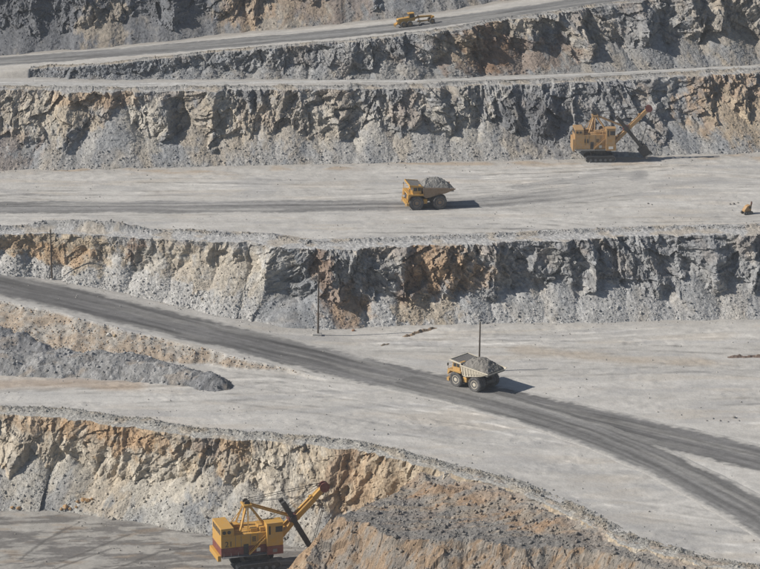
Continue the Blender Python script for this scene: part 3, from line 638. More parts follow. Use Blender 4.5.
P = np.stack([X[ii[:, 0], ii[:, 1]], Y[ii[:, 0], ii[:, 1]], Zl[ii[:, 0], ii[:, 1]]], 1)
tag(scatter('ledge_rubble', P, np.clip(0.10*(1-rg.random(len(P)))**-0.5, 0.10, 0.7), K[ii[:, 0], ii[:, 1]]*rg.uniform(0.85, 1.25, len(P))[:, None], rg), kind='stuff')

def strew(name, n, x0, x1, front, back, zf, rg, col):
    x = rg.uniform(x0, x1, n); t = rg.beta(0.45, 0.45, n); y = front(x)*(1-t)+back(x)*t
    keep = fbm(x/12, y/8, 3, n)+rg.normal(size=n)*0.25 > 0.0; x, y = x[keep], y[keep]
    sz = np.clip(0.06*(1-rg.random(len(x)))**-0.45, 0.06, 0.32)
    k = np.array(col)*rg.uniform(0.6, 1.15, len(x))[:, None]
    tag(scatter(name, np.stack([x, y, zf(x, y)], 1), sz, k, rg), kind='stuff')
strew('middle_floor_stones', 5000, -90, 100, lambda x: c1y(x)+5, lambda x: t2y(x)-1, floor2z, rg, (0.38, 0.365, 0.34))
strew('upper_floor_stones', 4000, -110, 110, lambda x: c2y(x)+9, lambda x: t3y(x)-0.5, floor3z, rg, (0.36, 0.345, 0.32))
strew('pit_floor_stones', 1800, -80, 0, lambda x: x*0+565, lambda x: t1y(x)-0.5, floor1z, rg, (0.33, 0.31, 0.28))

# ------------------------------------------------------------------ stone piles on the flat below the haul road
def stone_pile(name, label, cones, x0, x1, y0, y1, seed, base=(0.265, 0.264, 0.262), wide=1.0):
    """heap of tipped stone: union of cones (x, y, height) with angle-of-repose sides"""
    cx, cy = (x0+x1)/2, (y0+y1)/2
    xs = np.arange(x0, x1, 0.24); ys = np.arange(y0, y1, 0.24)
    X, Y = np.meshgrid(xs, ys, indexing='ij')
    z = np.full(X.shape, -9.0); wx = X+1.0*fbm(X/5, Y/5, 3, seed); wy = Y+1.0*fbm(X/5+7, Y/5, 3, seed+1)
    for (a, b, h, ex) in cones:
        q = h+0.3-0.72*np.sqrt(((wx-a)/(ex*wide))**2+(wy-b)**2+0.25); m_ = np.maximum(z, q); z = m_+0.35*np.exp(-np.abs(z-q)/0.5)*(q > -2)*(z > -2)
    d, ox, oy, ra, rb, rc = vor(X/0.9, Y/0.9, seed+2); d2, _, _, rb2, _, _ = vor(X/0.5, Y/0.5, seed+3)
    z = z+0.30*np.maximum(0, 0.7-d)*ra+0.2*np.maximum(0, 0.7-d2)*rb2+0.12*fbm(X/2.2, Y/2.2, 3, seed+4)
    g = floor2z(X, Y)*0+0.0
    Z = np.maximum(z, -0.35)
    K = np.broadcast_to(np.array(base), X.shape+(3,))*(0.72+0.55*ra)[..., None]
    K = mixc(K, (0.30, 0.25, 0.2), 0.5*sstep(0.2, 0.7, fbm(X/6, Y/3, 3, seed+5)))
    P = np.stack([X-cx, Y-cy, Z], -1)
    o = grid_mesh(name, P, K, M_gravel); o.location = (cx, cy, 0)
    bm = bmesh.new(); bm.from_mesh(o.data)
    bmesh.ops.delete(bm, geom=[v for v in bm.verts if v.co.z <= -0.34], context='VERTS'); bm.to_mesh(o.data); bm.free()
    tag(o, label, 'stone pile', 'piles of blue grey stone below the haul road')
    rgp = np.random.default_rng(seed); ok = np.argwhere(z > -0.25); pk = ok[rgp.integers(0, len(ok), int(len(ok)*0.045))]
    pts = np.stack([X[pk[:, 0], pk[:, 1]], Y[pk[:, 0], pk[:, 1]], Z[pk[:, 0], pk[:, 1]]], 1)-np.array([cx, cy, 0])
    q = scatter('pile_stones', pts, np.clip(0.13*(1-rgp.random(len(pts)))**-0.45, 0.13, 0.6), np.array(base)*rgp.uniform(0.75, 1.5, len(pts))[:, None], rgp)
    q.parent = o; q['kind'] = 'stuff'
    return o
def at0(px, py): p = un(px, py, 0); return p.x, p.y
c = []
for (px, py, h, ex) in [(-70,362,4.2,1.8), (-30,366,4.0,1.6), (4,368,4.2,1.5), (26,366,3.7,1.3), (48,369,3.9,1.4), (63,366,4.2,1.3), (82,370,3.4,1.3), (98,368,4.3,1.4), (116,371,3.8,1.2), (128,369,4.0,1.3), (146,375,3.2,1.3), (162,376,3.4,1.3), (178,379,2.7,1.2), (192,381,2.4,1.4)]:
    a, b = at0(px, py); c.append((a, b, h, ex))
stone_pile('stone_pile', 'long low windrow of blue-grey broken stone below the orange embankment', c, -118, -40, 634, 662, 801, wide=1.5)
c = []
for (px, py, h, ex) in [(-40,344,4.4,1.5), (2,346,4.6,1.2), (22,348,4.0,1.2), (42,352,2.6,1.2)]:
    a, b = at0(px, py); c.append((a, b, h, ex))
stone_pile('stone_pile', 'dark steep stone heap between the long windrow and the orange embankment', c, -115, -70, 655, 680, 821, (0.215, 0.218, 0.225))
c = []
for (px, py, h, ex) in [(212,385,2.9,1.0), (205,383,2.4,1.1), (221,387,1.9,1.0)]:
    a, b = at0(px, py); c.append((a, b, h, ex))
stone_pile('stone_pile', 'small dark cone of stone ending the long windrow of broken stone', c, -47, -31, 632, 648, 841, (0.175, 0.178, 0.185))

# ------------------------------------------------------------------ mesh builder for machines
class MB:
    def __init__(s): s.bm = bmesh.new()
    def box(s, x0, x1, y0, y1, z0, z1, bev=0.0, M=None):
        r = bmesh.ops.create_cube(s.bm, size=1.0); v = r['verts']
        for q in v: q.co = Vector(((q.co.x+.5)*(x1-x0)+x0, (q.co.y+.5)*(y1-y0)+y0, (q.co.z+.5)*(z1-z0)+z0))
        if bev:
            e = list({e for q in v for e in q.link_edges}); bmesh.ops.bevel(s.bm, geom=e, offset=bev, segments=2, affect='EDGES', profile=0.5)
        return s
    def cyl(s, p, q, r, r2=None, n=12):
        p = Vector(p); q = Vector(q); d = q-p
        M = Matrix.Translation((p+q)/2) @ d.to_track_quat('Z', 'Y').to_matrix().to_4x4()
        bmesh.ops.create_cone(s.bm, cap_ends=True, segments=n, radius1=r, radius2=r if r2 is None else r2, depth=d.length, matrix=M); return s
    def bar(s, p, q, w, h):
        """rectangular bar from p to q"""
        p = Vector(p); q = Vector(q); d = q-p
        M = Matrix.Translation((p+q)/2) @ d.to_track_quat('Z', 'Y').to_matrix().to_4x4() @ Matrix.Diagonal((w, h, d.length, 1))
        bmesh.ops.create_cube(s.bm, size=1.0, matrix=M); return s
    def prism(s, prof, y0, y1, prof2=None):
        """side profile (x, z) extruded along y; prof2 gives the other end"""
        a = [s.bm.verts.new((x, y0, z)) for x, z in prof]; b = [s.bm.verts.new((x, y1, z)) for x, z in (prof2 or prof)]
        s.bm.faces.new(a); s.bm.faces.new(b[::-1]); n = len(a)
        for i in range(n): s.bm.faces.new((a[i], b[i], b[(i+1) % n], a[(i+1) % n]))
        return s
    def lathe(s, prof, n=28, axis='Y', o=(0, 0, 0)):
        """(radius, along) profile turned about y"""
        rings = []
        for r, y in prof:
            rings.append([s.bm.verts.new((o[0]+r*math.cos(2*math.pi*k/n), o[1]+y, o[2]+r*math.sin(2*math.pi*k/n))) for k in range(n)])
        for A, B in zip(rings[:-1], rings[1:]):
            for k in range(n): s.bm.faces.new((A[k], A[(k+1) % n], B[(k+1) % n], B[k]))
        s.bm.faces.new(rings[0]); s.bm.faces.new(rings[-1][::-1]); return s
    def build(s, name, mat, parent=None, loc=None, smooth=False):
        bmesh.ops.recalc_face_normals(s.bm, faces=s.bm.faces)
        me = bpy.data.meshes.new(name); s.bm.to_mesh(me); s.bm.free(); me.materials.append(mat)
        if smooth:
            for p in me.polygons: p.use_smooth = True
            me.set_sharp_from_angle(angle=R_(35))
        o = bpy.data.objects.new(name, me); C.objects.link(o); o.parent = parent
        if loc: o.location = loc
        return o
def empty(name, loc, rz=0, rx=0, ry=0):
    o = bpy.data.objects.new(name, None); C.objects.link(o); o.location = loc; o.rotation_euler = (rx, ry, rz); o.empty_display_size = 0.5
    return o
def text_part(body, size, mat, parent, M, name='number'):
    cu = bpy.data.curves.new(name, 'FONT'); cu.body = body; cu.size = size; cu.extrude = 0.01; cu.align_x = 'CENTER'; cu.align_y = 'CENTER'
    t = bpy.data.objects.new(name, cu); C.objects.link(t)
    dg = bpy.context.evaluated_depsgraph_get(); me = bpy.data.meshes.new_from_object(t.evaluated_get(dg))
    bpy.data.objects.remove(t); bpy.data.curves.remove(cu)
    me.materials.clear(); me.materials.append(mat)
    o = bpy.data.objects.new(name, me); C.objects.link(o); o.parent = parent; o.matrix_local = M
    return o

# ------------------------------------------------------------------ haul trucks
def wheel(parent, x, y, r, w, side, n=30, rimmat=None):
    t = MB(); h = w/2
    t.lathe([(r*0.56, -h*0.86), (r*0.66, -h), (r*0.90, -h*0.98), (r*0.99, -h*0.72), (r, -h*0.3), (r, h*0.3), (r*0.99, h*0.72), (r*0.90, h*0.98), (r*0.66, h), (r*0.56, h*0.86)], n)
    for k in range(n):                                   # tread lugs
        a = 2*math.pi*k/n
        for sg in (-1, 1):
            p = Vector((r*1.005*math.cos(a), sg*h*0.45, r*1.005*math.sin(a)))
            Mx = Matrix.Translation(p) @ Matrix.Rotation(-a, 4, 'Y') @ Matrix.Diagonal((0.10, h*0.75, r*0.11, 1))
            bmesh.ops.create_cube(t.bm, size=1.0, matrix=Mx)
    wo = t.build('wheel', P_tyre, parent, (x, y, r), True)
    m = MB(); s = side
    m.lathe([(r*0.57, s*h*0.7), (r*0.57, s*h*0.9), (r*0.50, s*h*0.88), (r*0.46, s*h*0.55), (r*0.30, s*h*0.5), (r*0.28, s*h*0.85), (r*0.12, s*h*0.92)], 24)
    m.build('rim', rimmat or P_rust, wo, None, True)
    return wo
def haul_truck(name, label, loc, rz, rx, ry_, body, bedmat, rimmat, canopy_mat):
    r = empty(name, loc, rz); r.rotation_mode = 'XYZ'; r.rotation_euler = (rx, ry_, rz)
    tag(r, label, 'dump truck', 'loaded haul trucks on the benches')
    WR = 1.68
    for s in (1, -1): wheel(r, 2.85, s*2.75, WR, 1.12, s, rimmat=rimmat)
    for s in (1, -1): wheel(r, -2.75, s*3.02, WR, 1.06, s, rimmat=rimmat); wheel(r, -2.75, s*1.80, WR, 1.06, s, rimmat=rimmat)
    f = MB()
    for s in (1, -1): f.prism([(-4.6, 1.9), (-4.4, 2.5), (0.6, 2.4), (4.4, 2.3), (4.4, 1.5), (0.6, 1.55), (-3.4, 1.6)], s*0.75, s*1.15)
    f.box(-3.4, -2.1, -2.6, 2.6, 1.2, 2.2, 0.2); f.box(2.5, 3.2, -2.3, 2.3, 1.3, 2.0, 0.12)
    f.box(-0.2, 1.0, -1.3, 1.3, 1.4, 2.2, 0.1); f.box(-4.7, -4.3, -1.2, 1.2, 1.6, 2.4, 0.08)
    f.cyl((0.2, 1.4, 1.6), (-1.6, 1.3, 3.3), 0.2); f.cyl((0.2, -1.4, 1.6), (-1.6, -1.3, 3.3), 0.2)
    f.build('chassis', P_dark, r)
    MB().box(0.1, 1.5, 1.4, 2.6, 1.25, 2.45, 0.2).build('fuel_tank', body, r)
    MB().box(0.1, 1.5, -2.6, -1.4, 1.25, 2.45, 0.2).build('hydraulic_tank', body, r)
    b = MB().prism([(4.7, 1.0), (5.3, 1.05), (5.35, 1.75), (4.7, 1.75)], -3.3, 3.3); b.box(4.35, 4.8, -1.5, 1.5, 1.2, 1.7)
    b.build('bumper', body, r)
    g = MB().box(3.3, 4.75, -1.5, 1.5, 1.7, 3.75, 0.1); g.build('radiator_housing', body, r)
    gr = MB().box(4.76, 4.80, -1.25, 1.25, 1.95, 3.45)
    for k in range(7): gr.box(4.80, 4.86, -1.25, 1.25, 2.0+k*0.21, 2.1+k*0.21)
    gr.build('grille', P_dark, r)
    d = MB().box(1.25, 5.0, -3.45, 3.45, 3.72, 3.9, 0.03)
    for s in (1, -1):
        y0, y1 = (1.55, 3.4) if s > 0 else (-3.4, -1.55)
        d.prism([(1.25, 3.74), (1.25, 3.45), (4.3, 3.55), (4.95, 2.6), (5.1, 2.6), (5.0, 3.74)], y0, y1)
    d.build('deck', body, r)
    c_ = MB().prism([(1.75, 3.9), (3.75, 3.9), (3.95, 4.6), (3.7, 5.62), (1.75, 5.62)], 1.15, 3.05); c_.box(1.6, 4.0, 1.05, 3.15, 5.62, 5.76, 0.04)
    cab = c_.build('cab', body, r)
    MB().prism([(3.90, 4.66), (3.94, 4.68), (3.74, 5.5), (3.70, 5.48)], 1.3, 2.9).build('windscreen', P_glass, cab)
    MB().box(2.75, 3.6, 3.05, 3.08, 4.65, 5.45).build('window', P_glass, cab)
    MB().box(1.85, 2.6, 3.05, 3.08, 4.65, 5.45).build('window', P_glass, cab)
    MB().box(2.7, 3.62, 3.052, 3.07, 3.95, 4.6).build('door', P_yel2, cab)
    MB().box(1.8, 3.6, -3.0, -1.3, 3.9, 5.1, 0.06).build('electric_cabinet', body, r)
    MB().cyl((2.2, 0, 3.9), (2.2, 0, 4.9), 0.34, n=16).cyl((3.0, 0.1, 3.9), (3.0, 0.1, 4.7), 0.34, n=16).build('air_cleaner', P_dark, r)
    rl = MB()
    pts = [(4.9, 3.3), (4.9, 1.2), (4.9, 0.0), (4.9, -1.5), (4.9, -3.3), (3.2, -3.35), (1.5, -3.35)]
    for (x, y) in pts: rl.cyl((x, y, 3.9), (x, y, 4.95), 0.035, n=6)
    for (p, q) in zip(pts[:-1], pts[1:]):
        for h in (4.4, 4.95): rl.cyl((p[0], p[1], h), (q[0], q[1], h), 0.03, n=6)
    rl.build('railing', P_yel2 if body != P_yel else body, r)
    for y in (2.35, -2.35):
        ld = MB()
        for q in (-0.32, 0.32): ld.bar((5.5, y+q, 0.75), (5.02, y+q, 3.85), 0.07, 0.05)
        for k in range(8): t = (k+0.5)/8; ld.bar((5.5-0.48*t, y-0.32, 0.75+3.1*t), (5.5-0.48*t, y+0.32, 0.75+3.1*t), 0.05, 0.12)
        ld.build('ladder', body, r)
    for y in (1.0, 0.5, -0.5, -1.0): MB().cyl((4.78, y, 3.58), (4.93, y, 3.58), 0.15, n=12).build('headlight', P_lamp, r)
    for y in (2.9, -2.9): MB().box(5.36, 5.40, y-0.18, y+0.18, 1.3, 1.6).build('headlight', P_lamp, r)
    for y in (3.5, -3.5):
        MB().cyl((4.7, y*0.97, 3.9), (4.75, y*1.03, 5.1), 0.03, n=6).box(4.70, 4.80, y*1.03-0.22, y*1.03+0.22, 4.7, 5.35, 0.02).build('mirror', P_dark, r)
    # tipping body: hull of plates with ribs, wall at the front, canopy over the cab
    o_ = MB()
    rimz = lambda x: 5.35+(x-1.4)*0.07
    side = [(1.4, 5.35), (-6.6, rimz(-6.6)), (-6.5, 4.55), (-4.2, 3.75), (0.4, 2.75), (1.25, 3.3)]
    inn = [(1.4, 5.35), (-6.6, rimz(-6.6)), (-6.5, 4.55), (-4.2, 3.75), (0.4, 2.75), (1.25, 3.3)]
    for s in (1, -1):
        a = [o_.bm.verts.new((x, s*(3.35 if i < 2 else 3.0), z)) for i, (x, z) in enumerate(side)]
        b2 = [o_.bm.verts.new((x, s*(3.15 if i < 2 else 2.85), z+0.02)) for i, (x, z) in enumerate(inn)]
        o_.bm.faces.new(a); o_.bm.faces.new(b2[::-1])
        for i in range(6): o_.bm.faces.new((a[i], a[(i+1) % 6], b2[(i+1) % 6], b2[i]))
    o_.prism([(-6.55, 4.52), (-6.5, 4.66), (-4.2, 3.9), (0.4, 2.92), (0.6, 2.78), (-4.2, 3.7)], -2.95, 2.95)
    o_.prism([(0.55, 2.8), (1.2, 3.3), (1.42, 5.35), (1.28, 5.35), (1.05, 3.4), (0.5, 3.0)], -3.1, 3.1)
    bed = o_.build('dump_body', bedmat, r)
    for s in (1, -1):
        for k in range(9):
            x = 0.9-k*0.78; zt = rimz(x)-0.12; zb = 3.0+max(0, 0.4-x)*0.217+max(0, -4.2-x)*0.13
            rb = MB().bar((x, s*3.34, zt), (x-0.05, s*3.03, zb), 0.2, 0.14); rb.build('rib', bedmat, bed)
        MB().bar((1.4, s*3.36, 5.36), (-6.55, s*3.36, rimz(-6.55)), 0.26, 0.22).build('rim_rail', bedmat, bed)
    MB().prism([(1.2, 5.3), (1.3, 5.66), (4.45, 6.02), (4.45, 5.86), (1.5, 5.35)], -3.1, 3.1).build('canopy', P_spill, bed)
    MB().prism([(4.46, 5.72), (4.46, 6.16), (4.62, 6.16), (4.62, 5.72)], -3.25, 3.25).build('canopy_lip', canopy_mat, bed)
    for s in (1, -1): MB().bar((1.3, s*3.18, 5.62), (4.6, s*3.18, 6.02), 0.16, 0.34).build('canopy_side', canopy_mat, bed)
    return r
def truck_load(label, tr, base, seed, peak=2.3):
    """heap of broken ore in a truck's body"""
    n, m = 60, 44
    xs = np.linspace(-6.3, 1.5, n); ys = np.linspace(-3.1, 3.1, m)
    X, Y = np.meshgrid(xs, ys, indexing='ij')
    rimz = 5.35+(X-1.4)*0.07
    wx = X+0.35*fbm(X/1.5, Y/1.5, 3, seed); wy = Y+0.35*fbm(X/1.5+5, Y/1.5, 3, seed+1)
    h = peak+0.4-np.sqrt(((wx+2.3)*0.46)**2+(wy*0.68)**2+0.25)
    h = np.maximum(h, 0.9*peak+0.35-np.sqrt(((wx+0.3)*0.8)**2+(wy*0.74)**2+0.25))
    h = np.minimum(h, 0.95*(3.15-np.abs(Y))+0.25); h = np.minimum(h, 0.8*(X+6.5)+0.1); h = np.minimum(h, 1.1*(1.6-X)+0.2)
    d, _, _, ra, _, _ = vor(X/0.45, Y/0.45, seed+2)
    Z = rimz-0.35+np.maximum(h, -0.6)+0.22*np.maximum(0, 0.7-d)*ra+0.12*fbm(X/0.8, Y/0.8, 3, seed+3)
    edge = np.minimum(np.minimum((3.1-np.abs(Y))/0.15, (X+6.3)/0.2), (1.5-X)/0.2)
    Z = np.where(edge < 0.5, rimz-0.7, Z)
    K = np.broadcast_to(np.array(base), X.shape+(3,))*(0.7+0.6*ra)[..., None]
    o = grid_mesh('ore_load', np.stack([X, Y, Z], -1), K, M_gravel)
    o.matrix_world = tr.matrix_basis.copy()
    tag(o, label, 'rubble', 'heaped loads of broken rock in the trucks')
    return o
p = un(466.5, 388.0, 0.1); hd = math.pi-R_(41)
z0 = float(floor2z(np.array(p.x), np.array(p.y)))+0.10
T1 = haul_truck('haul_truck', 'haul truck with cream tipping body and yellow cab driving on the dark haul road', (p.x+1.8, p.y+1.6, z0), hd, 0, 0, P_yel2, P_cream, P_cream, P_cream)
p = un(432.5, 207.0, Z3); z0 = float(floor3z(np.array(p.x), np.array(p.y)))+0.09
T2 = haul_truck('haul_truck', 'haul truck with rusty brown body and yellow canopy on the upper bench floor', (p.x-1.7, p.y+0.6, z0), math.pi+R_(11), 0, 0, P_yel, P_brownbed, P_brownbed, P_yel)
bpy.context.view_layer.update()
T2.scale = (1.05, 1.05, 1.05)
bpy.context.view_layer.update()
truck_load('grey-brown heap of broken rock in the cream truck body', T1, (0.20, 0.19, 0.175), 901, 2.5)
truck_load('grey heap of broken rock in the rusty brown truck body', T2, (0.22, 0.215, 0.205), 911, 2.5)

# ------------------------------------------------------------------ rope shovels
def shovel(label, loc, rz, paintm, stripe, base_mat, dip_angle, number=None, panel=False, stick=7.0):
    """electric rope shovel: x forward along the boom, the operator's side toward -y"""
    r = empty('rope_shovel', loc, rz); tag(r, label, 'mining shovel', 'electric rope shovels')
    swing = 0.0
    for s in (1, -1):                                       # crawlers
        prof = [(-4.6, 0.95), (-4.35, 0.35), (-3.7, 0.09), (3.7, 0.09), (4.35, 0.35), (4.6, 0.95), (4.35, 1.55), (3.7, 1.8), (-3.7, 1.8), (-4.35, 1.55)]
        tr = MB().prism([(x*0.95, 0.95+(z-0.95)*0.82) for x, z in prof], s*2.1, s*3.5).build('crawler', P_dark, r)
        P = np.array(prof+[prof[0]]); seg = np.r_[0, np.cumsum(np.hypot(*np.diff(P, axis=0).T))]
        first = None
        for k in range(34):
            q = (k+0.5)/34*seg[-1]; j = np.searchsorted(seg, q)-1; t = (q-seg[j])/(seg[j+1]-seg[j])
            c0 = P[j]*(1-t)+P[j+1]*t; dv = P[j+1]-P[j]; an = math.atan2(dv[1], dv[0])
            if first is None:
                first = MB().box(-0.27, 0.27, -0.75, 0.75, -0.09, 0.09).build('track_shoe', P_grey, tr); o = first
            else: o = first.copy(); C.objects.link(o); o.parent = tr
            o.location = (c0[0], s*2.8, c0[1]); o.rotation_euler = (0, -an, 0)
        for k in range(5): MB().cyl((-3.0+k*1.5, s*3.5, 0.65), (-3.0+k*1.5, s*3.58, 0.65), 0.42, n=14).build('roller', P_grey, tr)
    MB().box(-2.6, 2.6, -2.2, 2.2, 0.7, 2.3, 0.15).cyl((0, 0, 2.2), (0, 0, 3.5), 2.3, n=28).build('car_body', P_dark, r)
    # machinery house
    zb = 3.5
    MB().box(-7.6, 4.2, -3.35, 3.35, zb, zb+0.55, 0.04).build('revolving_frame', base_mat, r)
    zs = zb+0.56
    if stripe: MB().box(-7.9, 3.2, -3.42, 3.42, zs, zs+1.75, 0.04).build('lower_panel', stripe, r); zh = zs+1.75
    else: MB().box(-7.9, 3.2, -3.42, 3.42, zs, zs+1.2, 0.04).build('lower_panel', paintm, r); zh = zs+1.2
    top = zs+4.35
    hs = MB().box(-7.9, 3.2, -3.4, 3.4, zh+0.003, top, 0.05).build('house', paintm, r)
    MB().box(-7.9, -5.2, -3.4, 3.4, top+0.003, top+1.6, 0.06).build('rear_cabin', paintm, r)
    if stripe: MB().box(-8.6, -7.9, -3.3, 3.3, zb-0.45, zs+0.2, 0.05).build('counterweight', paintm, r)
    else: MB().box(-8.5, -7.9, -3.3, 3.3, zb-0.1, zs+3.0, 0.05).build('counterweight', paintm, r)
    for k in range(5): MB().box(-7.94, -7.9, -2.9+k*1.2, -2.05+k*1.2, top+0.1, top+1.2).build('window', P_dark, hs)
    for x in (-7.2, -6.2): MB().cyl((x, -3.4, top+0.75), (x, -3.46, top+0.75), 0.38, n=14).build('vent', P_dark, hs)
    MB().box(-3.2, -2.2, -3.47, -3.42, zs+0.1, zs+2.2).build('door', P_dark, hs)
    for x in (() if stripe else (-5.0, -4.2)): MB().box(x, x+0.35, -3.46, -3.42, zs+1.9, zs+3.1).build('window', P_dark, hs)
    MB().box(-0.5, 0.3, -3.46, -3.42, zs+0.35, zs+1.15).build('window', P_lamp, hs)
    wk = MB().box(-7.7, 3.4, -4.15, -3.45, zb+0.35, zb+0.45)
    for k in range(8):
        x = -7.5+k*1.5
        if -3.6 < x < -0.5: continue
        wk.cyl((x, -4.1, zb+0.45), (x, -4.1, zb+1.45), 0.03, n=6)
    wk.build('walkway', base_mat, r)
    # stairs up the side to the cab
    st = MB()
    for y in (-4.05, -3.5): st.bar((-2.2, y, zs+0.1), (1.3, y, zs+3.2), 0.1, 0.25)
    for k in range(12): t = (k+0.5)/12; st.box(-2.2+3.5*t-0.14, -2.2+3.5*t+0.14, -4.05, -3.5, zs+0.1+3.1*t, zs+0.15+3.1*t)
    for dz in (0.9,): st.bar((-2.2, -4.05, zs+0.1+dz), (1.3, -4.05, zs+3.2+dz), 0.05, 0.05)
    for t in (0.02, 0.35, 0.68, 0.98): st.cyl((-2.2+3.5*t, -4.05, zs+0.1+3.1*t), (-2.2+3.5*t, -4.05, zs+1.0+3.1*t), 0.03, n=6)
    st.build('stairs', paintm, r)
    # operator's cab tower
    cz = zs+6.3
    if stripe: MB().box(1.5, 4.9, -4.3, -1.5, zb+0.2, zb+2.05, 0.04).build('cab_base', stripe, r)
    else: MB().box(1.5, 4.6, -4.3, -1.5, zb+0.2, zb+2.05, 0.04).build('cab_base', paintm, r)
    cabx = 4.9 if stripe else 4.3
    cb = MB().box(1.5, cabx, -4.3, -1.5, zb+2.06, cz, 0.05).box(1.35, cabx+0.2, -4.4, -1.4, cz, cz+0.14, 0.03).build('cab', paintm, r)
    MB().box(cabx-1.6, cabx-0.15, -4.34, -4.3, cz-1.9, cz-0.7).build('window', P_glass, cb)
    MB().box(cabx, cabx+0.03, -4.1, -1.7, cz-1.9, cz-0.6).build('windscreen', P_glass, cb)
    MB().box(1.9, 2.25, -4.34, -4.3, cz-2.3, cz-0.5).build('window', P_glass, cb)
    if panel: MB().box(2.3, 3.7, -4.34, -4.3, zb+0.7, zb+1.5).build('sign_panel', P_white, cb)
    else: MB().box(2.7, 3.6, -4.34, -4.3, zb+0.7, zb+1.4).build('sign_panel', P_grey, cb)
    MB().box(0.4, 1.3, -3.0, 0.5, top+0.003, top+0.9, 0.04).box(-1.5, 0.0, -2.6, -0.6, top+0.003, top+0.7, 0.05).build('roof_box', paintm, r)
    MB().box(-4.6, -3.0, 0.5, 2.3, top+0.003, top+0.8, 0.05).cyl((-2.2, 1.6, top), (-2.2, 1.6, top+1.1), 0.35).build('roof_vent', paintm, r)
    rr = MB(); ring = [(-5.1, -3.3), (1.3, -3.3), (1.3, 3.3), (-5.1, 3.3)]
    for a_, b_ in zip(ring, ring[1:]+ring[:1]):
        for h in (0.55, 1.05): rr.bar((a_[0], a_[1], top+h), (b_[0], b_[1], top+h), 0.05, 0.05)
        for k in range(5): t = k/5; rr.bar((a_[0]+(b_[0]-a_[0])*t, a_[1]+(b_[1]-a_[1])*t, top), (a_[0]+(b_[0]-a_[0])*t, a_[1]+(b_[1]-a_[1])*t, top+1.07), 0.05, 0.05)
    rr.build('roof_railing', paintm, r)
    for x in (-4.9, -3.7, -1.75, -0.2): MB().box(x-0.04, x+0.04, -3.44, -3.4, zh+0.05, top-0.05).build('panel_seam', P_grey, hs)
    for k in range(4): MB().box(-1.4, -0.6, -3.46, -3.42, zh+0.9+k*0.28, zh+1.05+k*0.28).build('louvre', P_dark, hs)
    # A-frame
    ap = Vector((-1.6, 0, top+5.2))
    for s in (1, -1):
        MB().bar((-3.6, s*2.1, top), (ap.x-0.3, s*1.0, ap.z), 0.35, 0.35).build('gantry_back_leg', paintm, r)
        MB().bar((-1.9, s*2.3, top), (ap.x, s*1.1, ap.z), 0.28, 0.28).build('gantry_middle_leg', paintm, r)
        MB().bar((2.4, s*2.0, top), (ap.x+0.3, s*1.0, ap.z), 0.42, 0.42).build('gantry_front_leg', paintm, r)
    MB().bar((-5.5, 0.4, top+0.5), (ap.x-0.3, 0.4, ap.z-0.3), 0.12, 0.12).build('stay', paintm, r)
    MB().box(ap.x-0.9, ap.x+0.9, -1.35, 1.35, ap.z-0.25, ap.z+0.2, 0.05).build('gantry_head', paintm, r)
    for y in (-0.7, 0.7): MB().cyl((ap.x, y-0.12, ap.z+0.35), (ap.x, y+0.12, ap.z+0.35), 0.6, n=20).build('sheave', P_dark, r)
    rl = MB()
    for x, y in ((-0.9, -1.35), (0.9, -1.35), (0.9, 1.35), (-0.9, 1.35)): rl.cyl((ap.x+x, y, ap.z+0.2), (ap.x+x, y, ap.z+1.1), 0.03, n=6)
    q_ = [(-0.9, -1.35), (0.9, -1.35), (0.9, 1.35), (-0.9, 1.35)]
    for a_, b_ in zip(q_, q_[1:]+q_[:1]): rl.bar((ap.x+a_[0], a_[1], ap.z+1.08), (ap.x+b_[0], b_[1], ap.z+1.08), 0.05, 0.05)
    rl.build('railing', P_dark, r)
    # boom
    bf = Vector((4.3, 0, zb+1.9)); bd = Vector((math.cos(R_(43.5)), 0, math.sin(R_(43.5)))); bl = 14.6; bn = Vector((-bd.z, 0, bd.x))
    tip = bf+bd*bl
    bo = MB()
    for s in (1, -1):
        a = bf+bd*0+Vector((0, s*1.5, 0)); m_ = bf+bd*6.0+Vector((0, s*0.75, 0)); e = bf+bd*11.4+Vector((0, s*0.62, 0))
        bo.bar(a, m_, 0.6, 0.95); bo.bar(m_, e, 0.55, 1.05)
    for t in (3.0, 7.2, 8.6, 10.0): q = bf+bd*t; bo.bar(q-Vector((0, 0.9, 0)), q+Vector((0, 0.9, 0)), 0.3, 0.3)
    q0 = bf+bd*11.2; q1 = bf+bd*14.4
    bo.bar(q0, q1, 1.35, 1.05)
    boom = bo.build('boom', paintm, r)
    MB().cyl(bf+bd*11.2+bn*0.55+Vector((0, -0.5, 0)), bf+bd*11.2+bn*0.55+Vector((0, 0.5, 0)), 0.45, n=18).build('guide_roller', paintm, boom)
    for y in (-0.55, 0.55): MB().cyl(tip+Vector((0, y-0.14, 0)), tip+Vector((0, y+0.14, 0)), 1.05, n=26).build('sheave', P_red, boom)
    sp = bf+bd*5.6+bn*0.55
    MB().box(-0.9, 0.7, -1.25, 1.25, -0.6, 0.7, 0.1).build('crowd_gearbox', P_red, boom, sp)
    MB().cyl(sp+Vector((0, -1.5, 0)), sp+Vector((0, 1.5, 0)), 0.7, n=18).build('shipper_shaft', P_dark, boom)
    # dipper stick, dipper
    sdv = Vector((math.sin(dip_angle), 0, -math.cos(dip_angle))); sn = Vector((sdv.z, 0, -sdv.x))
    for s in (1, -1): MB().bar(sp-sdv*4.4+Vector((0, s*0.95, 0)), sp+sdv*stick+Vector((0, s*0.95, 0)), 0.7, 1.0).build('dipper_stick', P_dark, r)
    dc = sp+sdv*stick
    dp = MB(); 
    prof = [(-0.2, -1.1), (1.3, -1.4), (2.9, -1.0), (3.1, -0.8), (2.8, 1.2), (2.9, 1.4), (0.2, 1.5)]
    pts = [(dc+sdv*a+sn*b) for a, b in prof]
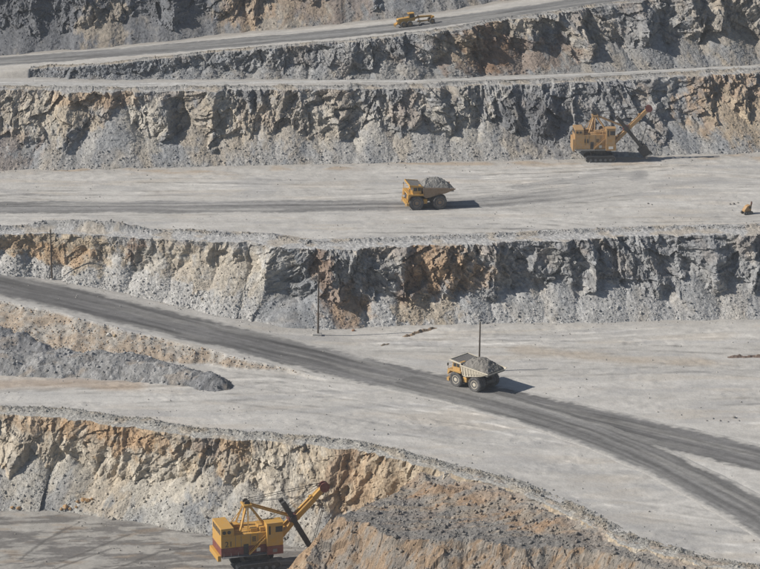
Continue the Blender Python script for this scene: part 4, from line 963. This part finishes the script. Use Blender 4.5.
    dp.prism([(q.x, q.z) for q in pts], -1.5, 1.5)
    for k in range(5):
        y = -1.2+k*0.6; q = dc+sdv*2.9-sn*0.95; dp.bar(q+Vector((0, y, 0)), q+sdv*0.9-sn*0.25+Vector((0, y, 0)), 0.22, 0.3)
    dp.build('dipper', P_dark, r)
    MB().bar(dc+sdv*0.1+Vector((0, -1.1, 0)), dc-sdv*1.0+sn*-0.9+Vector((0, -0.5, 0)), 0.2, 0.25).bar(dc+sdv*0.1+Vector((0, 1.1, 0)), dc-sdv*1.0-sn*0.9+Vector((0, 0.5, 0)), 0.2, 0.25).build('bail', P_dark, r)
    for y in (-0.55, 0.55):
        MB().bar(ap+Vector((0.6, y*1.3, -0.1)), bf+bd*5.9+Vector((0, y*1.3, 0))+bn*0.4, 0.32, 0.32).build('boom_strut', paintm, r)
        MB().cyl(ap+Vector((0, y, 0.9)), tip+bn*1.0+Vector((0, y, 0)), 0.06, n=6).build('suspension_rope', P_dark, r)
        MB().cyl(ap+Vector((0, y*0.5, 0.5)), bf+bd*11.5+bn*0.5+Vector((0, y*0.5, 0)), 0.05, n=6).build('suspension_rope', P_dark, r)
        MB().cyl(tip+Vector((1.05, y, 0)), dc-sdv*1.0-sn*0.9+Vector((0, y*0.9, 0)), 0.06, n=6).build('hoist_rope', P_dark, r)
        MB().cyl(Vector((0.5, y, top)), tip+bn*1.05+Vector((0, y, 0)), 0.05, n=6).build('hoist_rope', P_dark, r)
    MB().cyl(bf+bd*14.4+bn*1.1, bf+bd*15.2+bn*2.4, 0.05, n=6).build('mast_light_pole', P_dark, boom)
    if number:
        M = Matrix.Translation((-6.3, -3.455, zh+0.75)) @ Matrix.Rotation(math.pi/2, 4, 'X')
        text_part(number, 1.7, P_dark, hs, M)
    return r
p = un(262, 571, Z1)
S1 = shovel('yellow rope shovel with maroon lower band and number 21 on the pit floor', (p.x-1.6, p.y+2.8, Z1+0.05), R_(18), P_yel, P_red, P_grey, R_(29), '21', False, 8.6)
p = un(600, 163, Z3)
S2 = shovel('ochre rope shovel with white panel below its cab, working at the upper rock face', (p.x, p.y+3.6, Z3+0.06), R_(3), P_och, None, P_grey, R_(40), None, True, 7.6)
S2.scale = (0.88, 0.88, 0.9)

# ------------------------------------------------------------------ motor grader on the ramp
def grader(loc, rz, tilt):
    r = empty('motor_grader', loc, rz); r.rotation_euler = (0, -tilt, rz)
    tag(r, 'yellow motor grader working on the ramp above the rock faces', 'grader')
    def wh(x, y, rr, w, s): return wheel(r, x, y, rr, w, s, 22, P_yel2)
    for s in (1, -1):
        wh(-3.6, s*1.25, 0.86, 0.55, s); wh(-1.7, s*1.25, 0.86, 0.55, s); w = wh(5.2, s*1.2, 0.8, 0.5, s)
        MB().box(-3.9, -1.4, s*0.85-0.1, s*0.85+0.1, 0.55, 1.15, 0.05).build('tandem_case', P_dark, r)
    MB().prism([(-5.2, 1.1), (-5.2, 2.35), (-4.9, 2.6), (-1.6, 2.75), (-1.6, 1.1)], -0.85, 0.85).box(-5.45, -5.2, -0.8, 0.8, 1.0, 1.6).build('engine_hood', P_yel, r)
    MB().box(-5.225, -5.2, -0.65, 0.65, 1.5, 2.3).build('rear_grille', P_dark, r)
    rp = MB().box(-6.0, -5.46, -1.1, 1.1, 1.0, 1.2); 
    for y in (-0.9, 0, 0.9): rp.bar((-5.9, y, 1.1), (-6.1, y, 0.4), 0.15, 0.18)
    rp.build('ripper', P_yel, r)
    MB().cyl((-3.2, 0.45, 2.6), (-3.2, 0.45, 3.35), 0.1).build('exhaust', P_dark, r)
    cb = MB().prism([(-1.6, 1.5), (-1.6, 3.75), (-0.1, 3.75), (0.2, 2.6), (0.1, 1.5)], -0.8, 0.8).box(-1.8, 0.1, -0.95, 0.95, 3.75, 3.92, 0.04).build('cab', P_yel, r)
    for s in (1, -1): MB().prism([(-1.4, 2.5), (-1.4, 3.6), (-0.25, 3.6), (0.0, 2.6)], s*0.8, s*0.83).build('window', P_glass, cb)
    MB().prism([(0.19, 2.62), (0.22, 2.63), (-0.06, 3.65), (-0.09, 3.65)], -0.7, 0.7).build('windscreen', P_glass, cb)
    MB().box(-1.64, -1.6, -0.6, 0.6, 2.8, 3.6).build('window', P_glass, cb)
    fr = MB().bar((-1.2, 0, 1.6), (1.2, 0, 2.35), 0.5, 0.5).bar((1.0, 0, 2.35), (5.4, 0, 2.15), 0.5, 0.55).bar((5.3, 0, 2.2), (5.3, 0, 0.9), 0.5, 0.6).box(5.3, 6.1, -0.7, 0.7, 1.6, 2.1, 0.05)
    fr.build('goose_neck', P_yel, r)
    MB().box(5.0, 5.4, -1.0, 1.0, 0.65, 0.9).build('front_axle', P_dark, r)
    ci = MB().cyl((1.7, 0, 0.95), (1.7, 0, 1.1), 0.85, n=24).bar((5.0, 0, 1.0), (2.0, 0.6, 1.0), 0.2, 0.2).bar((5.0, 0, 1.0), (2.0, -0.6, 1.0), 0.2, 0.2)
    ci.build('turn_circle', P_yel, r)
    b = MB(); n = 7
    prof = [(0.22*math.sin(t*2.4-0.4)-0.2, 0.1+0.7*t) for t in np.linspace(0, 1, n)]
    prof = [(x, z) for x, z in prof]+[(x+0.06, z) for x, z in prof[::-1]]
    bl = b.prism(prof, -2.2, 2.2).build('blade', P_grey, r, (1.7, 0, 0)); bl.rotation_euler = (0, 0, R_(-25))
    for s in (1, -1): MB().cyl((1.3, s*0.45, 2.9), (1.5, s*0.9, 1.1), 0.09).build('lift_cylinder', P_dark, r)
    for s in (1, -1): MB().cyl((3.4, s*0.5, 2.4), (3.4, s*0.5, 3.0), 0.03, n=6).box(3.3, 3.45, s*0.5-0.15, s*0.5+0.15, 2.95, 3.15).build('work_light', P_lamp, r)
    return r
pA = un(397, 27.0, float(z5_px(397))); pB = un(431, 24, float(z5_px(431)))
hdg = math.atan2(9.0, 33.0)
gx = pA.x+4.9; gy = pA.y+0.2
grader((gx, gy, float(z5x(gx))+0.10), R_(14), math.atan(0.0245/0.279)).scale = (0.94, 0.94, 0.94)

# ------------------------------------------------------------------ power poles
def pole(label, px, py, z, h, arm=True, block=False, lean=0.0, zf=None):
    p = un(px, py, z); zz = float(zf(np.array(p.x), np.array(p.y))) if zf else z
    r = empty('power_pole', (p.x, p.y, zz-0.05), 0, 0, lean); tag(r, label, 'pole', 'power poles along the haul road')
    MB().cyl((0, 0, 0), (0, 0, h), 0.23, 0.16, 10).build('shaft', P_wood, r, None, True)
    if arm:
        ca = MB().bar((-0.85, 0, h-1.0), (0.85, 0, h-1.0), 0.16, 0.16).bar((-0.5, 0, h-1.0), (0, 0, h-1.6), 0.07, 0.07).bar((0.5, 0, h-1.0), (0, 0, h-1.6), 0.07, 0.07).build('crossarm', P_wood, r)
        for x in (-0.75, 0.75): MB().cyl((x, 0, h-0.92), (x, 0, h-0.62), 0.08, 0.05, 8).build('insulator', P_dark, ca)
        MB().cyl((0, 0, h), (0, 0, h+0.3), 0.08, 0.05, 8).build('insulator', P_dark, ca)
    if block:
        MB().box(-1.3, 0.9, -0.7, 0.7, 0, 0.55, 0.08).build('concrete_base', P_conc, r)
    else:
        MB().cyl((0, 0, 0), (0, 0, 0.35), 0.5, 0.4, 10).build('concrete_base', P_conc, r)
    return r
pole('dark wooden power pole with crossarm at the talus foot beside the climbing haul road', 52, 280, float(zr_px(52)), 12.6, True, False, 0, floor2z)
pole('thin brown power pole on a wide concrete block before the shaded rock recess', 318, 337, 0, 16.5, True, True, R_(1.0), floor2z)
pole('bare brown pole standing behind the cream haul truck', 479, 372, 0, 12.0, False, False, R_(0.8), floor2z)

# ------------------------------------------------------------------ small crawler rig at the edge of the upper bench
p = un(747, 214.5, Z3)
r = empty('crawler_drill', (p.x, p.y+0.6, Z3+0.05), R_(25)); tag(r, 'small yellow crawler drill rig alone on the upper bench floor', 'drill rig')
for s in (1, -1):
    t = MB().prism([(-1.3, 0.35), (-1.1, 0.05), (1.0, 0.05), (1.3, 0.35), (1.1, 0.7), (-1.1, 0.7)], s*0.55, s*0.95).build('crawler', P_dark, r)
    for k in range(3): MB().cyl((-0.7+0.7*k, s*0.95, 0.36), (-0.7+0.7*k, s*1.0, 0.36), 0.2, n=12).build('roller', P_grey, t)
MB().prism([(-1.0, 0.7), (-1.0, 1.1), (-0.2, 2.1), (0.5, 2.3), (0.9, 2.2), (0.9, 0.7)], -0.6, 0.6).build('engine_body', P_och, r)
MB().box(0.25, 0.85, -0.62, -0.6, 1.4, 2.0).build('panel', P_dark, r)
MB().bar((1.05, 0.1, 0.3), (1.35, 0.1, 3.0), 0.25, 0.3).build('mast', P_rust, r)
MB().cyl((0.5, 0.1, 1.5), (1.2, 0.1, 2.2), 0.1).build('mast_arm', P_dark, r)
MB().box(1.2, 1.5, -0.1, 0.3, 2.3, 2.8, 0.05).build('drill_head', P_red, r)

# ------------------------------------------------------------------ single boulders
def on_face(w, px, py):
    F = w['face'].reshape(-1, 3); cp, sp = math.cos(PITCH), math.sin(PITCH)
    dz = F[:, 2]-CAMZ; dep = F[:, 1]*cp-dz*sp; up = F[:, 1]*sp+dz*cp
    d = (W0/2+FPX*F[:, 0]/dep-px)**2+(H0/2-FPX*up/dep-py)**2+0.0004*(dep-dep.min())
    return Vector(F[np.argmin(d)])
def on_floor(zf, px, py, z_hi):
    for z in np.arange(z_hi, -1, -0.05):
        p = un(px, py, z)
        if zf(np.array(p.x), np.array(p.y)) >= z: return p
    return un(px, py, 0)
def boulder(label, px, py, z, size, col, group, seed, zf=None):
    rng = np.random.default_rng(seed)
    bm = bmesh.new(); bmesh.ops.create_icosphere(bm, subdivisions=2, radius=1)
    for _ in range(9):
        n = Vector(rng.normal(size=3)); n.normalize(); d = rng.uniform(0.5, 0.8)
        for v in bm.verts:
            ex = v.co.dot(n)-d
            if ex > 0: v.co -= n*ex
    for v in bm.verts: v.co *= size; v.co.z *= 0.8; v.co += Vector(rng.normal(size=3))*0.02*size
    me = bpy.data.meshes.new('boulder'); bm.to_mesh(me); bm.free()
    kk = np.array(col)*rng.uniform(0.85, 1.15, (len(me.vertices), 1)); set_col(me, kk); me.materials.append(M_stone)
    if isinstance(z, Vector): p = z; zz = p.z
    else: p = un(px, py, z); zz = float(zf(np.array(p.x), np.array(p.y))) if zf else z
    o = bpy.data.objects.new('boulder', me); C.objects.link(o); o.location = (p.x, p.y, zz+size*0.35); o.rotation_euler = (0, 0, rng.uniform(0, 6.28))
    tag(o, label, 'boulder', group); return o
L_or = 'orange boulder in the loose cluster on the foot of the lower talus'
for i, (px, py, s) in enumerate([(83,500,0.75), (88,502,0.7), (78,502.5,0.55), (66,508,0.75), (61,510,0.5), (70,509,0.45), (18,509,0.6), (12,508.5,0.5), (92,499,0.45), (76,507,0.45)]):
    boulder('orange boulder in the pair lying apart at the foot of the lower talus' if px < 30 else L_or, px, py, on_face(W1, px, py), s, (0.40, 0.26, 0.14), 'orange boulders below the lower face', 1000+i)
boulder('pale grey boulder lying alone on the pit floor near the talus', 113, 519.5, Z1, 0.6, (0.40, 0.37, 0.32), None, 1051, floor1z)
zz = 3.6
for i, (px, py, s, k) in enumerate([(109,336,0.85,(0.5,0.49,0.46)), (115,336.5,0.6,(0.40,0.31,0.2))]):
    boulder(('white boulder beside a smaller tan one on the orange embankment', 'tan boulder beside a larger white one on the orange embankment')[i], px, py, on_floor(floor2z, px, py, 9.0), s, k, 'white boulders on the embankment', 1100+i, None)
for i, (px, py, s) in enumerate([(730,204.5,0.35), (734,204.3,0.4), (738,203,0.3), (648,204,0.3), (652,205,0.25)]):
    boulder('small dark stone scattered on the pale upper bench floor', px, py, Z3, s, (0.2, 0.19, 0.18), 'stray stones on the upper bench floor', 1150+i, floor3z)
for i, (px, py, s) in enumerate([(707,421,0.25), (713,419,0.3), (720,421,0.28), (734,418,0.5), (739,421,0.25), (728,422,0.25), (658,412,0.25)]):
    boulder('largest of the grey stones lying beyond the haul road fork' if s > 0.4 else 'single small grey stone nearer the cream truck beyond the haul road' if px < 690 else 'small grey stone in the scatter beyond the haul road fork', px, py, 0, s, (0.26, 0.25, 0.24), 'stray stones beyond the haul road', 1200+i, floor2z)
for i, (px, py, s) in enumerate([(353,331,0.5), (395,320,0.0)][:1]):
    boulder('rusty boulder at the foot of the middle rock face', px, py, 0, s, (0.27, 0.15, 0.09), None, 1300+i, floor2z)

# ------------------------------------------------------------------ low dirt ridges on the middle bench
def ridge_strip(label, pts, w, h, col, seed):
    P = line([(a, b, 0) for a, b in pts]); seg = np.r_[0, np.cumsum(np.linalg.norm(np.diff(P[:, :2], axis=0), axis=1))]
    n = max(8, int(seg[-1]/0.25)); s = np.linspace(0, seg[-1], n)
    xy = np.stack([np.interp(s, seg, P[:, k]) for k in range(2)], 1); tg = np.gradient(xy, axis=0); tg /= np.linalg.norm(tg, axis=1)[:, None]
    nm = np.stack([-tg[:, 1], tg[:, 0]], 1); v = np.linspace(-1, 1, 11)
    wob = 0.3*fbm(s/2.5, s*0, 3, seed)[:, None]
    X = xy[:, 0:1]+nm[:, 0:1]*(v*w+wob); Y = xy[:, 1:2]+nm[:, 1:2]*(v*w+wob)
    tap = np.clip(np.minimum(s, seg[-1]-s)/1.2, 0, 1)[:, None]
    Z = floor2z(X, Y)-0.04+tap*h*(1-np.abs(v))*(0.8+0.5*fbm(X/1.1, Y/1.1, 2, seed+1))+0.05*tap*perlin(X*3, Y*3, seed)
    K = np.broadcast_to(np.array(col), X.shape+(3,))*(0.8+0.4*h2(np.floor(X*3), np.floor(Y*3), seed))[..., None]
    c0 = np.array([X.mean(), Y.mean(), 0]); o = grid_mesh('dirt_ridge', np.stack([X, Y, Z], -1)-c0, K, M_gravel); o.location = c0
    tag(o, label, 'dirt ridge'); return o
ridge_strip('short brown dirt ridge lying before the rust-stained middle face', [(402,337), (412,335), (421,331.5), (437,327.5)], 0.7, 0.6, (0.27, 0.20, 0.14), 1400)
ridge_strip('thin dark dirt ridge on the flat between shaded recess and road', [(380,346), (390,343.5)], 0.5, 0.45, (0.23, 0.19, 0.15), 1410)
ridge_strip('long dark brown dirt ridge below the bluish rock face', [(727,357.5), (745,357), (775,357)], 0.8, 0.6, (0.16, 0.12, 0.1), 1420)

# ------------------------------------------------------------------ thin dusty air
m = bpy.data.materials.new('haze'); m.use_nodes = True; t = m.node_tree
for n in list(t.nodes):
    if n.type == 'BSDF_PRINCIPLED': t.nodes.remove(n)
pv = t.nodes.new('ShaderNodeVolumePrincipled'); pv.inputs['Color'].default_value = (0.86, 0.90, 0.96, 1); pv.inputs['Density'].default_value = 0.0001; pv.inputs['Anisotropy'].default_value = 0.2
t.links.new(pv.outputs[0], [n for n in t.nodes if n.type == 'OUTPUT_MATERIAL'][0].inputs['Volume'])
hz = MB().box(-420, 420, -60, 960, Z1-3.0, CAMZ+4).build('haze', m); tag(hz, kind='stuff')
